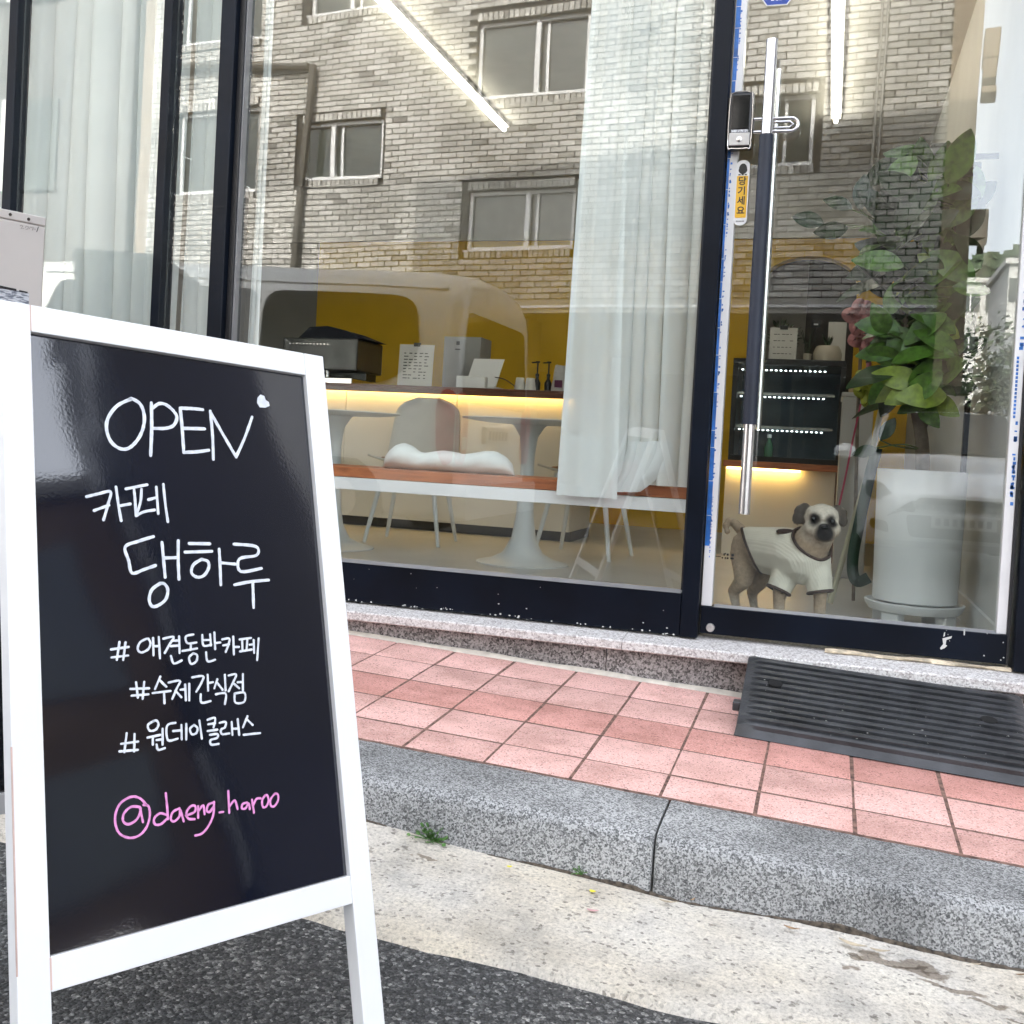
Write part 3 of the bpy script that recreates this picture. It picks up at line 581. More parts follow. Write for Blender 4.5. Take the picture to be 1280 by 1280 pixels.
STROKES = [
 (2.5,0,[(129.7,70.4),(110.6,81.9),(97.7,99.7),(94.9,116.2),(100.2,131.9),(111.9,139.9),(124.2,137.9),(137.3,124.5),(145.5,107.1),(147.5,90.2),(143.0,76.1),(132.8,70.0),(128.6,70.5)]),
 (2.5,0,[(158.7,72.2),(157.1,108.1),(153.5,145.7)]),
 (2.5,0,[(160.5,79.3),(169.9,71.9),(180.8,72.8),(191.3,81.2),(194.7,89.4),(189.0,100.7),(176.6,106.1),(159.3,107.8)]),
 (2.5,0,[(200.6,74.8),(201.7,110.1),(201.7,137.7)]),
 (2.5,0,[(200.6,74.8),(217.6,73.5),(234.8,73.1)]),
 (2.5,0,[(204.3,103.4),(235.6,101.0)]),
 (2.5,0,[(201.7,137.7),(221.3,135.3),(239.9,131.4)]),
 (2.5,0,[(246.4,74.0),(247.3,110.1),(246.0,143.9)]),
 (2.5,0,[(246.3,75.1),(265.1,108.4),(282.4,137.8)]),
 (2.5,0,[(282.4,137.8),(299.0,107.5),(313.5,75.6)]),
 (2,0,[(64.8,206.3),(80.3,201.8),(96.1,198.3),(92.5,213.7),(85.3,235.4)]),
 (2,0,[(73.6,223.8),(93.3,216.0)]),
 (2,0,[(103.8,191.5),(106.1,217.1),(108.6,235.6)]),
 (2,0,[(108.6,216.0),(122.0,213.0)]),
 (2,0,[(116.9,193.4),(146.4,186.1)]),
 (2,0,[(127.9,193.2),(128.6,210.2),(128.7,228.1)]),
 (2,0,[(138.2,192.6),(135.8,209.8),(129.8,226.1)]),
 (2,0,[(128.7,228.5),(140.3,222.7),(155.0,219.7)]),
 (2,0,[(146.8,206.3),(159.1,202.7)]),
 (2,0,[(158.9,188.5),(159.5,224.6)]),
 (2,0,[(169.1,184.2),(170.3,210.4),(172.5,235.1)]),
 (2.3,0,[(151.0,255.4),(130.9,261.7),(112.1,269.5),(115.8,287.3),(119.5,303.2),(135.4,298.8),(151.7,293.5)]),
 (2.3,0,[(162.5,263.0),(163.4,289.0),(164.2,308.9)]),
 (2.3,0,[(185.7,260.3),(183.8,288.9),(183.4,311.8)]),
 (2.3,0,[(164.7,283.5),(183.2,283.0)]),
 (2.3,0,[(157.0,316.9),(145.2,324.8),(140.8,337.1),(144.0,346.1),(152.5,345.4),(163.4,337.7),(167.0,325.2),(162.7,317.6),(157.0,316.9)]),
 (2.3,0,[(201.4,263.8),(232.0,263.7)]),
 (2.3,0,[(194.6,275.6),(234.3,274.1)]),
 (2.3,0,[(218.1,285.1),(205.5,292.6),(202.3,303.7),(210.4,309.3),(220.7,306.6),(228.0,296.4),(227.1,287.9),(218.1,285.1)]),
 (2.3,0,[(245.6,270.8),(245.2,296.4),(244.4,320.0)]),
 (2.3,0,[(246.3,289.8),(268.8,291.7)]),
 (2.3,0,[(268.9,263.7),(303.7,266.6),(303.7,279.0),(275.9,284.4),(276.6,301.9),(309.9,297.6)]),
 (2.3,0,[(265.5,320.3),(291.7,316.3),(320.3,314.3)]),
 (2.3,0,[(294.3,316.9),(292.6,352.4)]),
 (1.6,0,[(98.7,389.3),(94.2,411.2)]),
 (1.6,0,[(106.4,390.3),(102.3,411.7)]),
 (1.6,0,[(87.6,397.9),(110.4,396.1)]),
 (1.6,0,[(87.7,407.7),(108.9,406.6)]),
 (1.6,0,[(134.6,387.1),(125.4,391.3),(122.0,399.6),(126.7,404.0),(135.9,400.4),(139.3,393.0),(136.7,387.2)]),
 (1.6,0,[(143.1,386.6),(142.5,408.4)]),
 (1.6,0,[(150.9,386.0),(151.0,412.7)]),
 (1.6,0,[(143.8,397.1),(150.2,397.5)]),
 (1.6,0,[(156.9,388.3),(171.5,386.7),(164.7,396.4),(157.9,406.5)]),
 (1.6,0,[(178.9,386.5),(178.2,407.7)]),
 (1.6,0,[(168.1,391.7),(177.5,391.7)]),
 (1.6,0,[(166.7,398.4),(178.2,398.1)]),
 (1.6,0,[(165.9,410.8),(169.4,420.6),(180.5,417.5)]),
 (1.6,0,[(199.2,385.0),(188.4,387.0),(190.0,395.8),(202.8,395.6)]),
 (1.6,0,[(195.2,397.1),(194.0,404.8)]),
 (1.6,0,[(182.5,405.5),(203.4,403.4)]),
 (1.6,0,[(197.6,409.5),(191.3,414.4),(193.5,422.8),(201.2,419.9),(202.8,412.2),(197.6,409.5)]),
 (1.6,0,[(212.2,386.2),(212.9,400.0),(224.4,399.7)]),
 (1.6,0,[(223.6,385.8),(223.7,400.7)]),
 (1.6,0,[(212.8,393.1),(223.7,393.3)]),
 (1.6,0,[(230.0,383.7),(229.5,405.9)]),
 (1.6,0,[(230.0,398.0),(237.9,397.5)]),
 (1.6,0,[(216.0,409.1),(217.4,421.0),(228.4,419.7)]),
 (1.6,0,[(240.9,393.6),(251.8,393.2),(248.7,403.1),(244.8,410.4)]),
 (1.6,0,[(241.6,401.7),(250.7,400.8)]),
 (1.6,0,[(257.7,390.5),(256.9,414.6)]),
 (1.6,0,[(257.7,404.6),(265.7,405.1)]),
 (1.6,0,[(267.2,395.0),(285.3,393.9)]),
 (1.6,0,[(271.1,395.8),(270.6,410.4)]),
 (1.6,0,[(279.3,395.2),(276.9,409.8)]),
 (1.6,0,[(266.4,411.2),(285.1,409.6)]),
 (1.6,0,[(282.1,402.9),(288.0,402.9)]),
 (1.6,0,[(289.0,396.8),(288.2,414.5)]),
 (1.6,0,[(297.0,395.1),(292.1,424.4)]),
 (1.6,0,[(117.5,440.2),(118.9,459.1)]),
 (1.6,0,[(128.1,440.7),(125.0,461.1)]),
 (1.6,0,[(109.7,447.8),(134.2,449.0)]),
 (1.6,0,[(110.9,456.1),(132.8,456.3)]),
 (1.6,0,[(150.1,435.7),(142.1,450.6)]),
 (1.6,0,[(148.8,439.9),(157.4,449.1)]),
 (1.6,0,[(138.8,455.3),(162.8,454.8)]),
 (1.6,0,[(153.9,456.7),(153.7,469.3)]),
 (1.6,0,[(160.8,444.1),(176.4,443.1),(171.6,452.2),(164.6,464.8)]),
 (1.6,0,[(169.4,454.8),(177.1,464.0)]),
 (1.6,0,[(176.7,454.5),(181.9,454.4)]),
 (1.6,0,[(183.3,448.4),(183.1,468.4)]),
 (1.6,0,[(189.1,447.9),(187.7,468.8)]),
 (1.6,0,[(193.8,440.2),(209.5,439.9),(205.6,449.3),(198.5,458.7)]),
 (1.6,0,[(216.1,438.5),(215.3,458.8)]),
 (1.6,0,[(216.0,449.2),(223.0,448.8)]),
 (1.6,0,[(204.7,462.7),(205.0,473.3),(218.0,472.6)]),
 (1.6,0,[(229.9,445.4),(224.6,456.7)]),
 (1.6,0,[(229.5,450.3),(236.6,459.7)]),
 (1.6,0,[(241.4,440.4),(240.9,461.0)]),
 (1.6,0,[(226.3,464.6),(240.6,464.9),(238.5,478.4)]),
 (1.6,0,[(246.9,441.8),(258.2,441.3),(252.9,451.2),(245.3,462.4)]),
 (1.6,0,[(252.8,452.2),(261.3,459.8)]),
 (1.6,0,[(268.5,441.5),(266.7,463.3)]),
 (1.6,0,[(259.7,451.8),(266.5,451.9)]),
 (1.6,0,[(254.0,466.1),(254.2,478.0),(267.4,478.2),(268.8,466.5),(254.0,466.1)]),
 (1.6,0,[(102.3,500.5),(98.3,522.3)]),
 (1.6,0,[(112.3,502.5),(110.7,523.0)]),
 (1.6,0,[(95.0,512.1),(116.5,512.0)]),
 (1.6,0,[(92.4,520.7),(115.6,521.8)]),
 (1.6,0,[(137.9,489.6),(130.3,493.7),(132.3,500.7),(140.3,500.3),(144.2,494.3),(141.9,489.5),(137.9,489.6)]),
 (1.6,0,[(128.9,508.7),(145.8,507.4)]),
 (1.6,0,[(135.9,508.0),(135.3,518.0)]),
 (1.6,0,[(149.3,500.4),(148.1,519.5)]),
 (1.6,0,[(140.5,513.1),(147.5,513.1)]),
 (1.6,0,[(140.2,518.6),(141.8,525.1),(150.9,524.1)]),
 (1.6,0,[(166.9,494.9),(155.5,497.4),(155.5,514.9),(168.7,514.7)]),
 (1.6,0,[(163.2,504.7),(173.4,505.0)]),
 (1.6,0,[(174.9,498.6),(174.2,516.2)]),
 (1.6,0,[(181.6,498.0),(180.3,517.0)]),
 (1.6,0,[(192.5,500.5),(186.6,504.6),(188.6,511.4),(195.0,510.8),(197.1,504.8),(192.5,500.5)]),
 (1.6,0,[(200.3,495.7),(202.3,518.7)]),
 (1.6,0,[(212.0,496.0),(222.9,494.9),(219.9,506.4)]),
 (1.6,0,[(212.7,501.8),(222.5,501.4)]),
 (1.6,0,[(211.0,510.2),(225.1,509.9)]),
 (1.6,0,[(213.9,515.3),(224.7,515.6),(223.9,520.3),(214.5,522.0),(215.1,527.8),(225.5,528.1)]),
 (1.6,0,[(229.0,501.7),(237.8,501.7),(236.2,508.3),(230.5,510.5),(231.2,516.3),(242.2,516.7)]),
 (1.6,0,[(246.6,502.6),(246.5,519.1)]),
 (1.6,0,[(255.8,499.7),(256.5,520.3)]),
 (1.6,0,[(247.1,511.4),(254.9,511.9)]),
 (1.6,0,[(270.8,497.4),(262.8,511.2)]),
 (1.6,0,[(270.4,502.2),(277.8,509.9)]),
 (1.6,0,[(263.2,521.0),(288.4,521.6)]),
 (1.6,1,[(119.2,587.3),(125.5,590.0),(126.8,600.3),(122.4,613.0),(112.8,621.3),(100.1,622.3),(88.0,615.2),(83.3,602.8),(84.8,589.9),(91.5,580.3),(104.3,575.6),(115.1,579.0),(122.9,587.8)]),
 (1.6,1,[(114.5,589.0),(103.7,587.2),(94.4,593.2),(93.1,602.1),(100.0,606.6),(110.2,602.5),(115.2,593.3),(114.5,589.0)]),
 (1.6,1,[(114.5,589.0),(117.6,607.1)]),
 (1.6,1,[(148.8,578.3),(149.7,595.6),(149.8,609.3)]),
 (1.6,1,[(148.2,603.9),(139.9,600.8),(132.1,605.4),(132.7,612.3),(140.1,613.6),(147.9,609.0)]),
 (1.6,1,[(165.8,599.1),(156.9,602.0),(153.5,609.9),(158.1,613.3),(165.2,608.5),(166.6,601.0),(170.5,615.4)]),
 (1.6,1,[(173.9,609.1),(185.8,606.8),(187.3,600.0),(181.4,599.1),(175.1,605.0),(176.6,613.0),(185.3,615.4)]),
 (1.6,1,[(191.2,600.7),(190.3,614.5)]),
 (1.6,1,[(191.9,606.0),(198.2,600.9),(199.5,611.7)]),
 (1.6,1,[(212.5,599.7),(205.3,601.2),(202.8,607.8),(206.6,610.2),(212.1,605.0)]),
 (1.6,1,[(213.6,599.0),(211.4,614.6),(203.4,627.2),(193.9,634.3),(184.9,634.9)]),
 (1.6,1,[(220.7,613.1),(225.8,613.4)]),
 (1.6,1,[(235.0,588.9),(234.4,615.8)]),
 (1.6,1,[(235.6,607.9),(243.4,602.0),(246.8,613.3)]),
 (1.6,1,[(261.1,607.5),(254.6,608.3),(253.1,613.5),(258.4,614.3),(263.2,608.8),(264.7,616.3)]),
 (1.6,1,[(268.9,605.1),(270.3,621.8)]),
 (1.6,1,[(270.5,611.8),(275.4,605.2),(281.9,605.4)]),
 (1.6,1,[(288.8,602.7),(283.9,608.4),(284.3,616.8),(289.8,616.7),(293.7,610.0),(292.1,603.3),(288.8,602.7)]),
 (1.6,1,[(304.4,602.8),(297.2,608.7),(296.4,616.9),(301.8,618.7),(308.1,612.3),(308.7,604.9),(304.4,602.8)]),
]
HEART = [(331.0,39.1),(337.3,40.7),(338.8,46.3),(344.2,49.1),(345.0,54.8),(338.3,58.4),(328.0,59.1),(324.0,52.7),(325.5,44.4)]
# ================================================================ CHALKBOARD SIGN
e1 = Vector((0.45117644, 0.89134859, -0.04401721)); e2 = Vector((0.23802392, -0.1677241, -0.95666778)); en = Vector((0.86010722, -0.42114882, 0.28783544))
BT = Vector((-0.9666, -2.1463, 1.1097)); BW, BH = .41, .729; FW = .0355
sign = thing('chalkboard_sign', (-.75, -2.05, .16), 'white framed pavement chalkboard with handwritten OPEN and Korean lettering', 'chalkboard')
def bp_(u, v, n=0.0): return BT+e1*u+e2*v+en*n
def bbox(u0, u1, v0, v1, n0, n1): return MB().obox(bp_((u0+u1)/2, (v0+v1)/2, (n0+n1)/2), e1, e2, en, (u1-u0)/2, (v1-v0)/2, (n1-n0)/2)
M_BOARDW = mat('board_white', (.84,.84,.845), .42, vary=.025, vscale=6, bump=.06, bscale=90)
FN, BN = .011, -.013
LEG = 1.005
obj('stile', bbox(-FW, 0, -FW, LEG, BN, FN), M_BOARDW, sign, .0015, 2)
obj('stile', bbox(BW, BW+FW, -FW, LEG-.0, BN, FN), M_BOARDW, sign, .0015, 2)
obj('top_rail', bbox(.0004, BW-.0004, -FW, 0, BN, FN-.0004), M_BOARDW, sign, .0012, 2)
obj('bottom_rail', bbox(.0004, BW-.0004, BH, BH+.0365, BN, FN-.0004), M_BOARDW, sign, .0012, 2)
def board_mat():
    m = mat('blackboard', (.0012,.003,.011), .10, vary=.2, vscale=3, spec=1.0); N, L, b = nodes(m)
    S = N.new('ShaderNodeTexCoord').outputs['Object']; n = tex(N, L, 'Noise', 260, S, Detail=2.0); n2 = tex(N, L, 'Noise', 2.2, S, Detail=1.0)
    bp = N.new('ShaderNodeBump'); bp.inputs['Strength'].default_value = .02; bp.inputs['Distance'].default_value = .001; L.new(n.outputs['Fac'], bp.inputs['Height'])
    b2 = N.new('ShaderNodeBump'); b2.inputs['Strength'].default_value = .5; b2.inputs['Distance'].default_value = .02; L.new(n2.outputs['Fac'], b2.inputs['Height']); L.new(bp.outputs[0], b2.inputs['Normal'])
    L.new(b2.outputs[0], b.inputs['Normal']); b.inputs['Roughness'].default_value = .06; b.inputs['Coat Weight'].default_value = 1.0; b.inputs['Coat Roughness'].default_value = .04; L.new(b2.outputs[0], b.inputs['Coat Normal'])
    return m
M_PRIMER = mat('bare_pink_wood', (.72,.52,.46), .7, vary=.2)
obj('worn_edge', bbox(-FW-.0006, -FW+.0010, .50, .74, FN-.0012, FN+.0004), M_PRIMER, sign); obj('worn_edge', bbox(-.0008, .0010, BH+.001, BH+.034, FN-.0010, FN+.0003), M_PRIMER, sign); obj('worn_edge', bbox(-.0006, .0007, -FW+.001, -.001, FN-.0010, FN+.0003), M_PRIMER, sign)
panel = obj('board_panel', bbox(.0006, BW-.0006, .0006, BH-.0006, -.004, .003), board_mat(), sign)
M_CHALK = mat('chalk_white', (.72,.75,.80), .6, vary=.10, vscale=120)
M_PINK = mat('chalk_pink', (.80,.30,.62), .6, vary=.10, vscale=120)
def stroke(pts, wd, lift):
    P = [Vector((a/1000, b/1000, 0)) for a, b in pts]
    P = spline(P, 5) if len(P) > 2 else [P[0], P[0].lerp(P[1], .33), P[0].lerp(P[1], .66), P[1]]
    m = MB(); L_ = []; Rr = []; q = random.Random(len(pts)+int(pts[0][0]*10))
    h = wd/1000*.93
    for i, p in enumerate(P):
        t = (P[min(i+1, len(P)-1)]-P[max(i-1, 0)]);
        if t.length < 1e-7: t = Vector((1,0,0))
        t.normalize(); n = Vector((-t.y, t.x, 0)); k = h*q.uniform(.86,1.1)
        L_.append(p+n*k); Rr.append(p-n*k)
    def cap(p, t):
        t = t.normalized(); n = Vector((-t.y, t.x, 0)); return [p+(n*math.cos(a)+t*math.sin(a))*h for a in (R(45), R(90), R(135))]
    loop = L_+cap(P[-1], P[-1]-P[-2])+Rr[::-1]+cap(P[0], P[0]-P[1])
    n = len(P); nl = len(loop)
    def W(p, z): return bp_(p.x, p.y, z)
    o = 0
    for z in (lift-.0003, lift): m.v += [W(p, z) for p in loop]
    for z0 in (nl,):
        for i in range(n-1):
            m.f.append((z0+i, z0+i+1, z0+nl-3-(i+1)-1, z0+nl-3-i-1))
        m.f.append((z0+n-1, z0+n, z0+n+1, z0+n+2, z0+n+3)); m.f.append((z0+nl-4, z0+nl-3, z0+nl-2, z0+nl-1, z0))
    for i in range(nl): j = (i+1) % nl; m.f.append((i, j, nl+j, nl+i))
    return m
for i, (wd, c, pts) in enumerate(STROKES):
    obj('chalk_stroke', stroke(pts, wd, .0034+.00003*(i % 12)), M_PINK if c else M_CHALK, panel)
hm = MB().prism(HEART, lambda a, b, d: bp_(a/1000, b/1000, d), .0031, .0037); obj('chalk_heart', hm, M_CHALK, panel)
# rear leaf of the A-frame, hinged at the top
hinge = bp_(0, -FW+.012, BN-.002); up_ = Vector((0,0,1)); hz = Vector((en.x, en.y, 0)).normalized()
d2 = (Vector((0,0,-1))-hz*.33).normalized(); d2 = (d2-e1*d2.dot(e1)).normalized(); n2 = e1.cross(d2)
if n2.dot(en) > 0: n2 = -n2
def bp2(u, v, n): return hinge+e1*u+d2*v+n2*n
def bbox2(u0, u1, v0, v1, n0, n1): return MB().obox(bp2((u0+u1)/2, (v0+v1)/2, (n0+n1)/2), e1, d2, n2, (u1-u0)/2, (v1-v0)/2, (n1-n0)/2)
back = bpy.data.objects.new('rear_leaf', None); COL.objects.link(back); back.parent = sign
L2 = (hinge.z-.165)/-d2.z
obj('stile', bbox2(-FW, 0, 0, L2+.01, .004, .026), M_BOARDW, back, .0015)
obj('stile', bbox2(BW, BW+FW, 0, L2+.01, .004, .026), M_BOARDW, back, .0015)
obj('rail', bbox2(.0005, BW-.0005, .0, FW, .005, .025), M_BOARDW, back, .001)
obj('rail', bbox2(.0005, BW-.0005, .72, .757, .005, .025), M_BOARDW, back, .001)
obj('board_panel', bbox2(.0006, BW-.0006, FW, .72, .010, .017), MATS['blackboard'], back)

# ================================================================ OUTDOOR AIR-CONDITIONER UNIT
AC0 = at(57.5, 272, -.32); dv = Vector((-.394, -.919, 0)); dn = Vector((.919, -.394, 0))
acz = AC0.z; acb = z_side(AC0.x, -.5)+.05
ac = thing('air_conditioner_unit', (AC0.x-.2, -.6, acb-.05), 'beige metal outdoor air-conditioner unit at the left edge of the window', 'air conditioner')
M_ACB = mat('ac_beige', (.56,.53,.50), .45, vary=.03, vscale=4)
def acb_(l0, l1, n0, n1, z0, z1): return MB().obox(AC0+dv*((l0+l1)/2)+dn*((n0+n1)/2)+Vector((0,0,(z0+z1)/2-AC0.z)), dv, dn, (0,0,1), (l1-l0)/2, (n1-n0)/2, (z1-z0)/2)
obj('casing', acb_(0, .86, -.34, 0, acb, acz-.0315), M_ACB, ac, .004)
obj('lid', acb_(-.001, .861, -.341, .0012, acz-.030, acz), M_ACB, ac, .003)
for l in (.055, .205, .5, .8): obj('foot', acb_(l-.03, l+.03, -.30, -.03, acb-.05, acb-.001), M_BLACKP, ac) if l in (.055, .8) else None
for px, py in ((12.5, 268.2), (35.5, 274)):
    d = fwd+rt*((px-640)/FPX)-up*((py-CYP)/FPX); t = (AC0-EYE).dot(dn)/d.dot(dn); c = EYE+d*t+dn*.0012
    rr_ = [[c+dn*h+(dv*math.cos(2*math.pi*j/12)+Vector((0,0,1))*math.sin(2*math.pi*j/12))*r_ for j in range(12)] for r_, h in ((.0052,0),(.0052,.002),(.0035,.0035))]
    obj('screw', MB().rings(rr_), mat('screw_dark', (.06,.05,.045), .4, .7, vary=0), ac)
def acp(px, py, h=.0):
    d = fwd+rt*((px-640)/FPX)-up*((py-CYP)/FPX); t = (AC0+dn*h-EYE).dot(dn)/d.dot(dn); return EYE+d*t
def ac_line(pts, r_, mt, nm, off=.0006): obj(nm, MB().tube([acp(x, y)+dn*off for x, y in pts], r_, 5), mt, ac)
M_PEN = mat('pencil', (.20,.18,.17), .8, vary=0)
ac_line([(25,282.5),(27,281.2),(28.5,282.5),(26,286),(30,285.5)], .0008, M_PEN, 'pen_stroke')
ac_line([(31.5,284.5),(33,282.5),(35.5,283.5),(34.5,286.5),(32,286.5)], .0008, M_PEN, 'pen_stroke')
ac_line([(36.5,286),(38,283.5),(40,285),(41.5,284),(40.5,288)], .0008, M_PEN, 'pen_stroke')
ac_line([(42,286.2),(44.5,286.6)], .0008, M_PEN, 'pen_stroke'); ac_line([(48,283.5),(45.8,290)], .0012, M_INK, 'pen_stroke')
def acq(x0, y0, x1, y1, x2, y2, x3, y3, mt, nm, h):
    a = [acp(x0,y0,h), acp(x1,y1,h), acp(x2,y2,h), acp(x3,y3,h)]
    obj(nm, MB().rings([[p for p in a], [p+dn*.0005 for p in a]]), mt, ac)
def lab_mat():
    m = mat('label_print', (.5,.53,.58), .5, vary=0); N, L, b = nodes(m); S = N.new('ShaderNodeTexCoord').outputs['Object']
    mp = N.new('ShaderNodeMapping'); mp.inputs['Scale'].default_value = (40, 40, 160); L.new(S, mp.inputs[0]); n = tex(N, L, 'Noise', 1.0, mp.outputs[0], Detail=2.0)
    r = ramp(N, [(.42, (.16,.18,.22)), (.55, (.58,.61,.65))]); L.new(n.outputs['Fac'], r.inputs[0]); L.new(r.outputs[0], b.inputs['Base Color']); return m
acq(-30,351, 36,366.5, 36,384, -30,372, lab_mat(), 'rating_label', .0012)
acq(-30,350.5, 20.5,361.2, 20.5,364, -30,355, M_INK, 'label_bar', .002)
acq(24,362.5, 34.5,364.8, 34.5,366.8, 24,364.8, M_INK, 'label_bar', .002)

# ================================================================ LITTLE THINGS ON THE GROUND
M_WEED = mat('weed_green', (.085,.20,.045), .55, vary=.35, vscale=40)
M_WEED2 = mat('weed_pale', (.16,.30,.09), .55, vary=.3, vscale=40)
def leafq(m, c, d, nrm, L_, W_):
    d = Vector(d).normalized(); s = d.cross(Vector(nrm)).normalized(); n_ = s.cross(d)
    P = [(0,0,0),(.3,.42,.06),(.65,.5,.08),(1,.0,-.02),(.65,-.5,.08),(.3,-.42,.06),(.5,0,0)]
    m.add([Vector(c)+d*(a*L_)+s*(b*W_)+n_*(h*L_) for a, b, h in P], [(0,6,1),(1,6,2),(2,6,3),(3,6,4),(4,6,5),(5,6,0)])
def weed(px, py, h, n, seed, label):
    c = at(px, py, -1.212); c.z = z_road(c.x, -1.212)+.004
    t = thing('weed', c, label, 'weed'); q = random.Random(seed); a = MB(); b = MB(); st = MB()
    for i in range(n):
        an = q.uniform(0, 2*math.pi); el = q.uniform(.1,1.3); r_ = h*q.uniform(.25,1.0)
        d = Vector((math.cos(an)*math.cos(el)*1.3, -abs(math.sin(an))*math.cos(el)*.6-.05, math.sin(el)))
        tip = c+d*r_; leafq(a if q.random() < .6 else b, tip, d+Vector((q.uniform(-.5,.5),-.3,q.uniform(-.4,.3))), (0,-.5,.8), h*q.uniform(.22,.42), h*q.uniform(.18,.30)); st.tube([c, c.lerp(tip,.5)+Vector((0,0,.002)), tip], .0008, 4)
    obj('leaves', a, M_WEED, t); obj('pale_leaves', b, M_WEED2, t); obj('stems', st, M_WEED, t)
weed(536, 1052, .036, 34, 1, 'green weed with round leaves growing at the kerb foot near the sign')
weed(726, 1103, .018, 12, 2, 'tiny dark weed sprig at the kerb foot beside a yellow petal')
weed(545, 1048, .030, 14, 3, 'small upright weed shoot behind the larger weed at the kerb')
def ground(px, py, lift=.004):
    d = fwd+rt*((px-640)/FPX)-up*((py-CYP)/FPX); t = 1.0
    for _ in range(30):
        P = EYE+d*t; t += (P.z-z_road(P.x, P.y)-lift)/-d.z*.8 if d.z < 0 else 0
    return EYE+d*t
def litter(nm, px, py, L_, W_, mt, label, cat, ang=0.0, curl=.15):
    c = ground(px, py, .011); m = MB(); P = []
    for i in range(7):
        t = i/6; wd = W_*math.sin(math.pi*min(1, .12+t*.86))
        P.append((t-.5, wd))
    ca, sa = math.cos(ang), math.sin(ang)
    for s in (1, -1):
        pass
    vs_ = []
    for a, wd in P:
        for k in (-1, 0, 1):
            x = a*L_; y = wd*k; vs_.append((c.x+x*ca-y*sa, c.y+x*sa+y*ca, c.z+curl*L_*(2*a)**2*.5+abs(k)*curl*W_*.5))
    m.add(vs_, [(i*3+k, i*3+k+1, i*3+k+4, i*3+k+3) for i in range(6) for k in (0, 1)])
    m.add([Vector(v)-Vector((0,0,.0006)) for v in vs_], [(i*3+k, i*3+k+3, i*3+k+4, i*3+k+1) for i in range(6) for k in (0, 1)])
    o = obj(nm, m, mt); tag(o, label, cat); return o
M_YEL = mat('petal_yellow', (.80,.72,.05), .6, vary=.1); M_DRY = mat('dry_leaf', (.38,.24,.13), .8, vary=.35, vscale=90); M_DRY2 = mat('straw', (.55,.46,.33), .8, vary=.25, vscale=90)
litter('petal', 637, 1083, .011, .004, M_YEL, 'yellow petal on the gutter nearer the chalkboard', 'petal', .4)
litter('petal', 741, 1114, .013, .005, M_YEL, 'yellow petal on the gutter nearer the kerb joint', 'petal', -.2)
litter('dry_leaf', 741, 1138, .022, .004, mat('pink_scrap', (.62,.36,.36), .8, vary=.3), 'faded pink leaf scrap on the gutter below the yellow petal', 'leaf', .1)
for px, py, L_, an, nm, lb in ((835,1127,.034,.1,0,'pale dry leaf at the kerb joint, left of a brown scrap'),(866,1124,.016,1.1,1,'small curled brown leaf beside the kerb joint'),(990,1160,.030,-.15,1,'brown leaf scrap at the kerb foot, middle of the right stone'),(1066,1180,.05,-.25,0,'long pale straw at the kerb foot near the stain'),(1100,1188,.035,.1,0,'pale straw bit at the kerb foot right of the long straw'),(1220,1205,.018,.3,0,'yellowish dry sprig at the kerb foot towards the right edge'),(1276,1218,.02,.5,1,'dark brown leaf at the kerb foot by the right edge')):
    litter('dry_leaf', px, py, L_, L_*.12, (M_DRY2, M_DRY)[nm], lb, 'leaf', an)
# ================================================================ CAFE INTERIOR
ZF, ZC = .44, 3.16
M_FLOOR = mat('floor_tile', (.46,.45,.43), .35, vary=.08, vscale=2, bump=.03)
M_WALLG = mat('wall_greige', (.30,.285,.26), .8, vary=.05, vscale=3)
M_YELLOW = mat('wall_mustard', (.78,.47,.015), .75, vary=.06, vscale=3, bump=.08, bscale=90)
M_CEIL = mat('ceiling_white', (.58,.56,.52), .85, vary=.03)
M_WHITEW = mat('wall_white', (.55,.55,.53), .7, vary=.04, vscale=3)
tag(obj('floor', MB().box(-5.0,.52,.1205,4.95,ZF-.06,ZF), M_FLOOR), 'grey tiled café floor', kind='structure')
tag(obj('ceiling', MB().box(-5.0,.52,.1205,4.95,ZC,ZC+.08), M_CEIL), 'white café ceiling', kind='structure')
bw = tag(bpy.data.objects.new('back_wall', None), 'back wall of the café, mustard below a pale band', kind='structure'); COL.objects.link(bw)
XY0 = at(395, 400, 4.8).x
obj('grey_wall_panel', MB().box(-5.0, XY0, 4.80, 4.95, ZF+.001, 2.68), M_WALLG, bw)
obj('pale_band', MB().box(-5.0, .52, 4.78, 4.95, 2.681, ZC-.001), mat('band_grey', (.66,.64,.60), .8, vary=.05), bw)
# mustard wall with an arched opening
AXL, AXR = at(948, 420, 4.8).x, at(1068, 420, 4.8).x; AXC, AR = (AXL+AXR)/2, (AXR-AXL)/2; AZ = 2.55-AR*.62
arc = [(AXC+AR*math.cos(math.pi-math.pi*i/20), AZ+AR*.62*math.sin(math.pi*i/20)) for i in range(21)]
m = MB()
pts = [(XY0+.001, ZF+.001), (AXL, ZF+.001)]+arc+[(AXR, ZF+.001), (.52, ZF+.001), (.52, 2.68), (XY0+.001, 2.68)]
m.prism(pts, lambda a, b, d: Vector((a, d, b)), 4.80, 4.95); obj('mustard_wall', m, M_YELLOW, bw)
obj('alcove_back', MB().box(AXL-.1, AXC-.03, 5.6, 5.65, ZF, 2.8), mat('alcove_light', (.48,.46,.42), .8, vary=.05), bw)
obj('alcove_back', MB().box(AXC-.029, AXR+.4, 5.6, 5.65, ZF, 2.8), mat('alcove_dark', (.10,.085,.07), .8, vary=.2, vscale=5), bw)
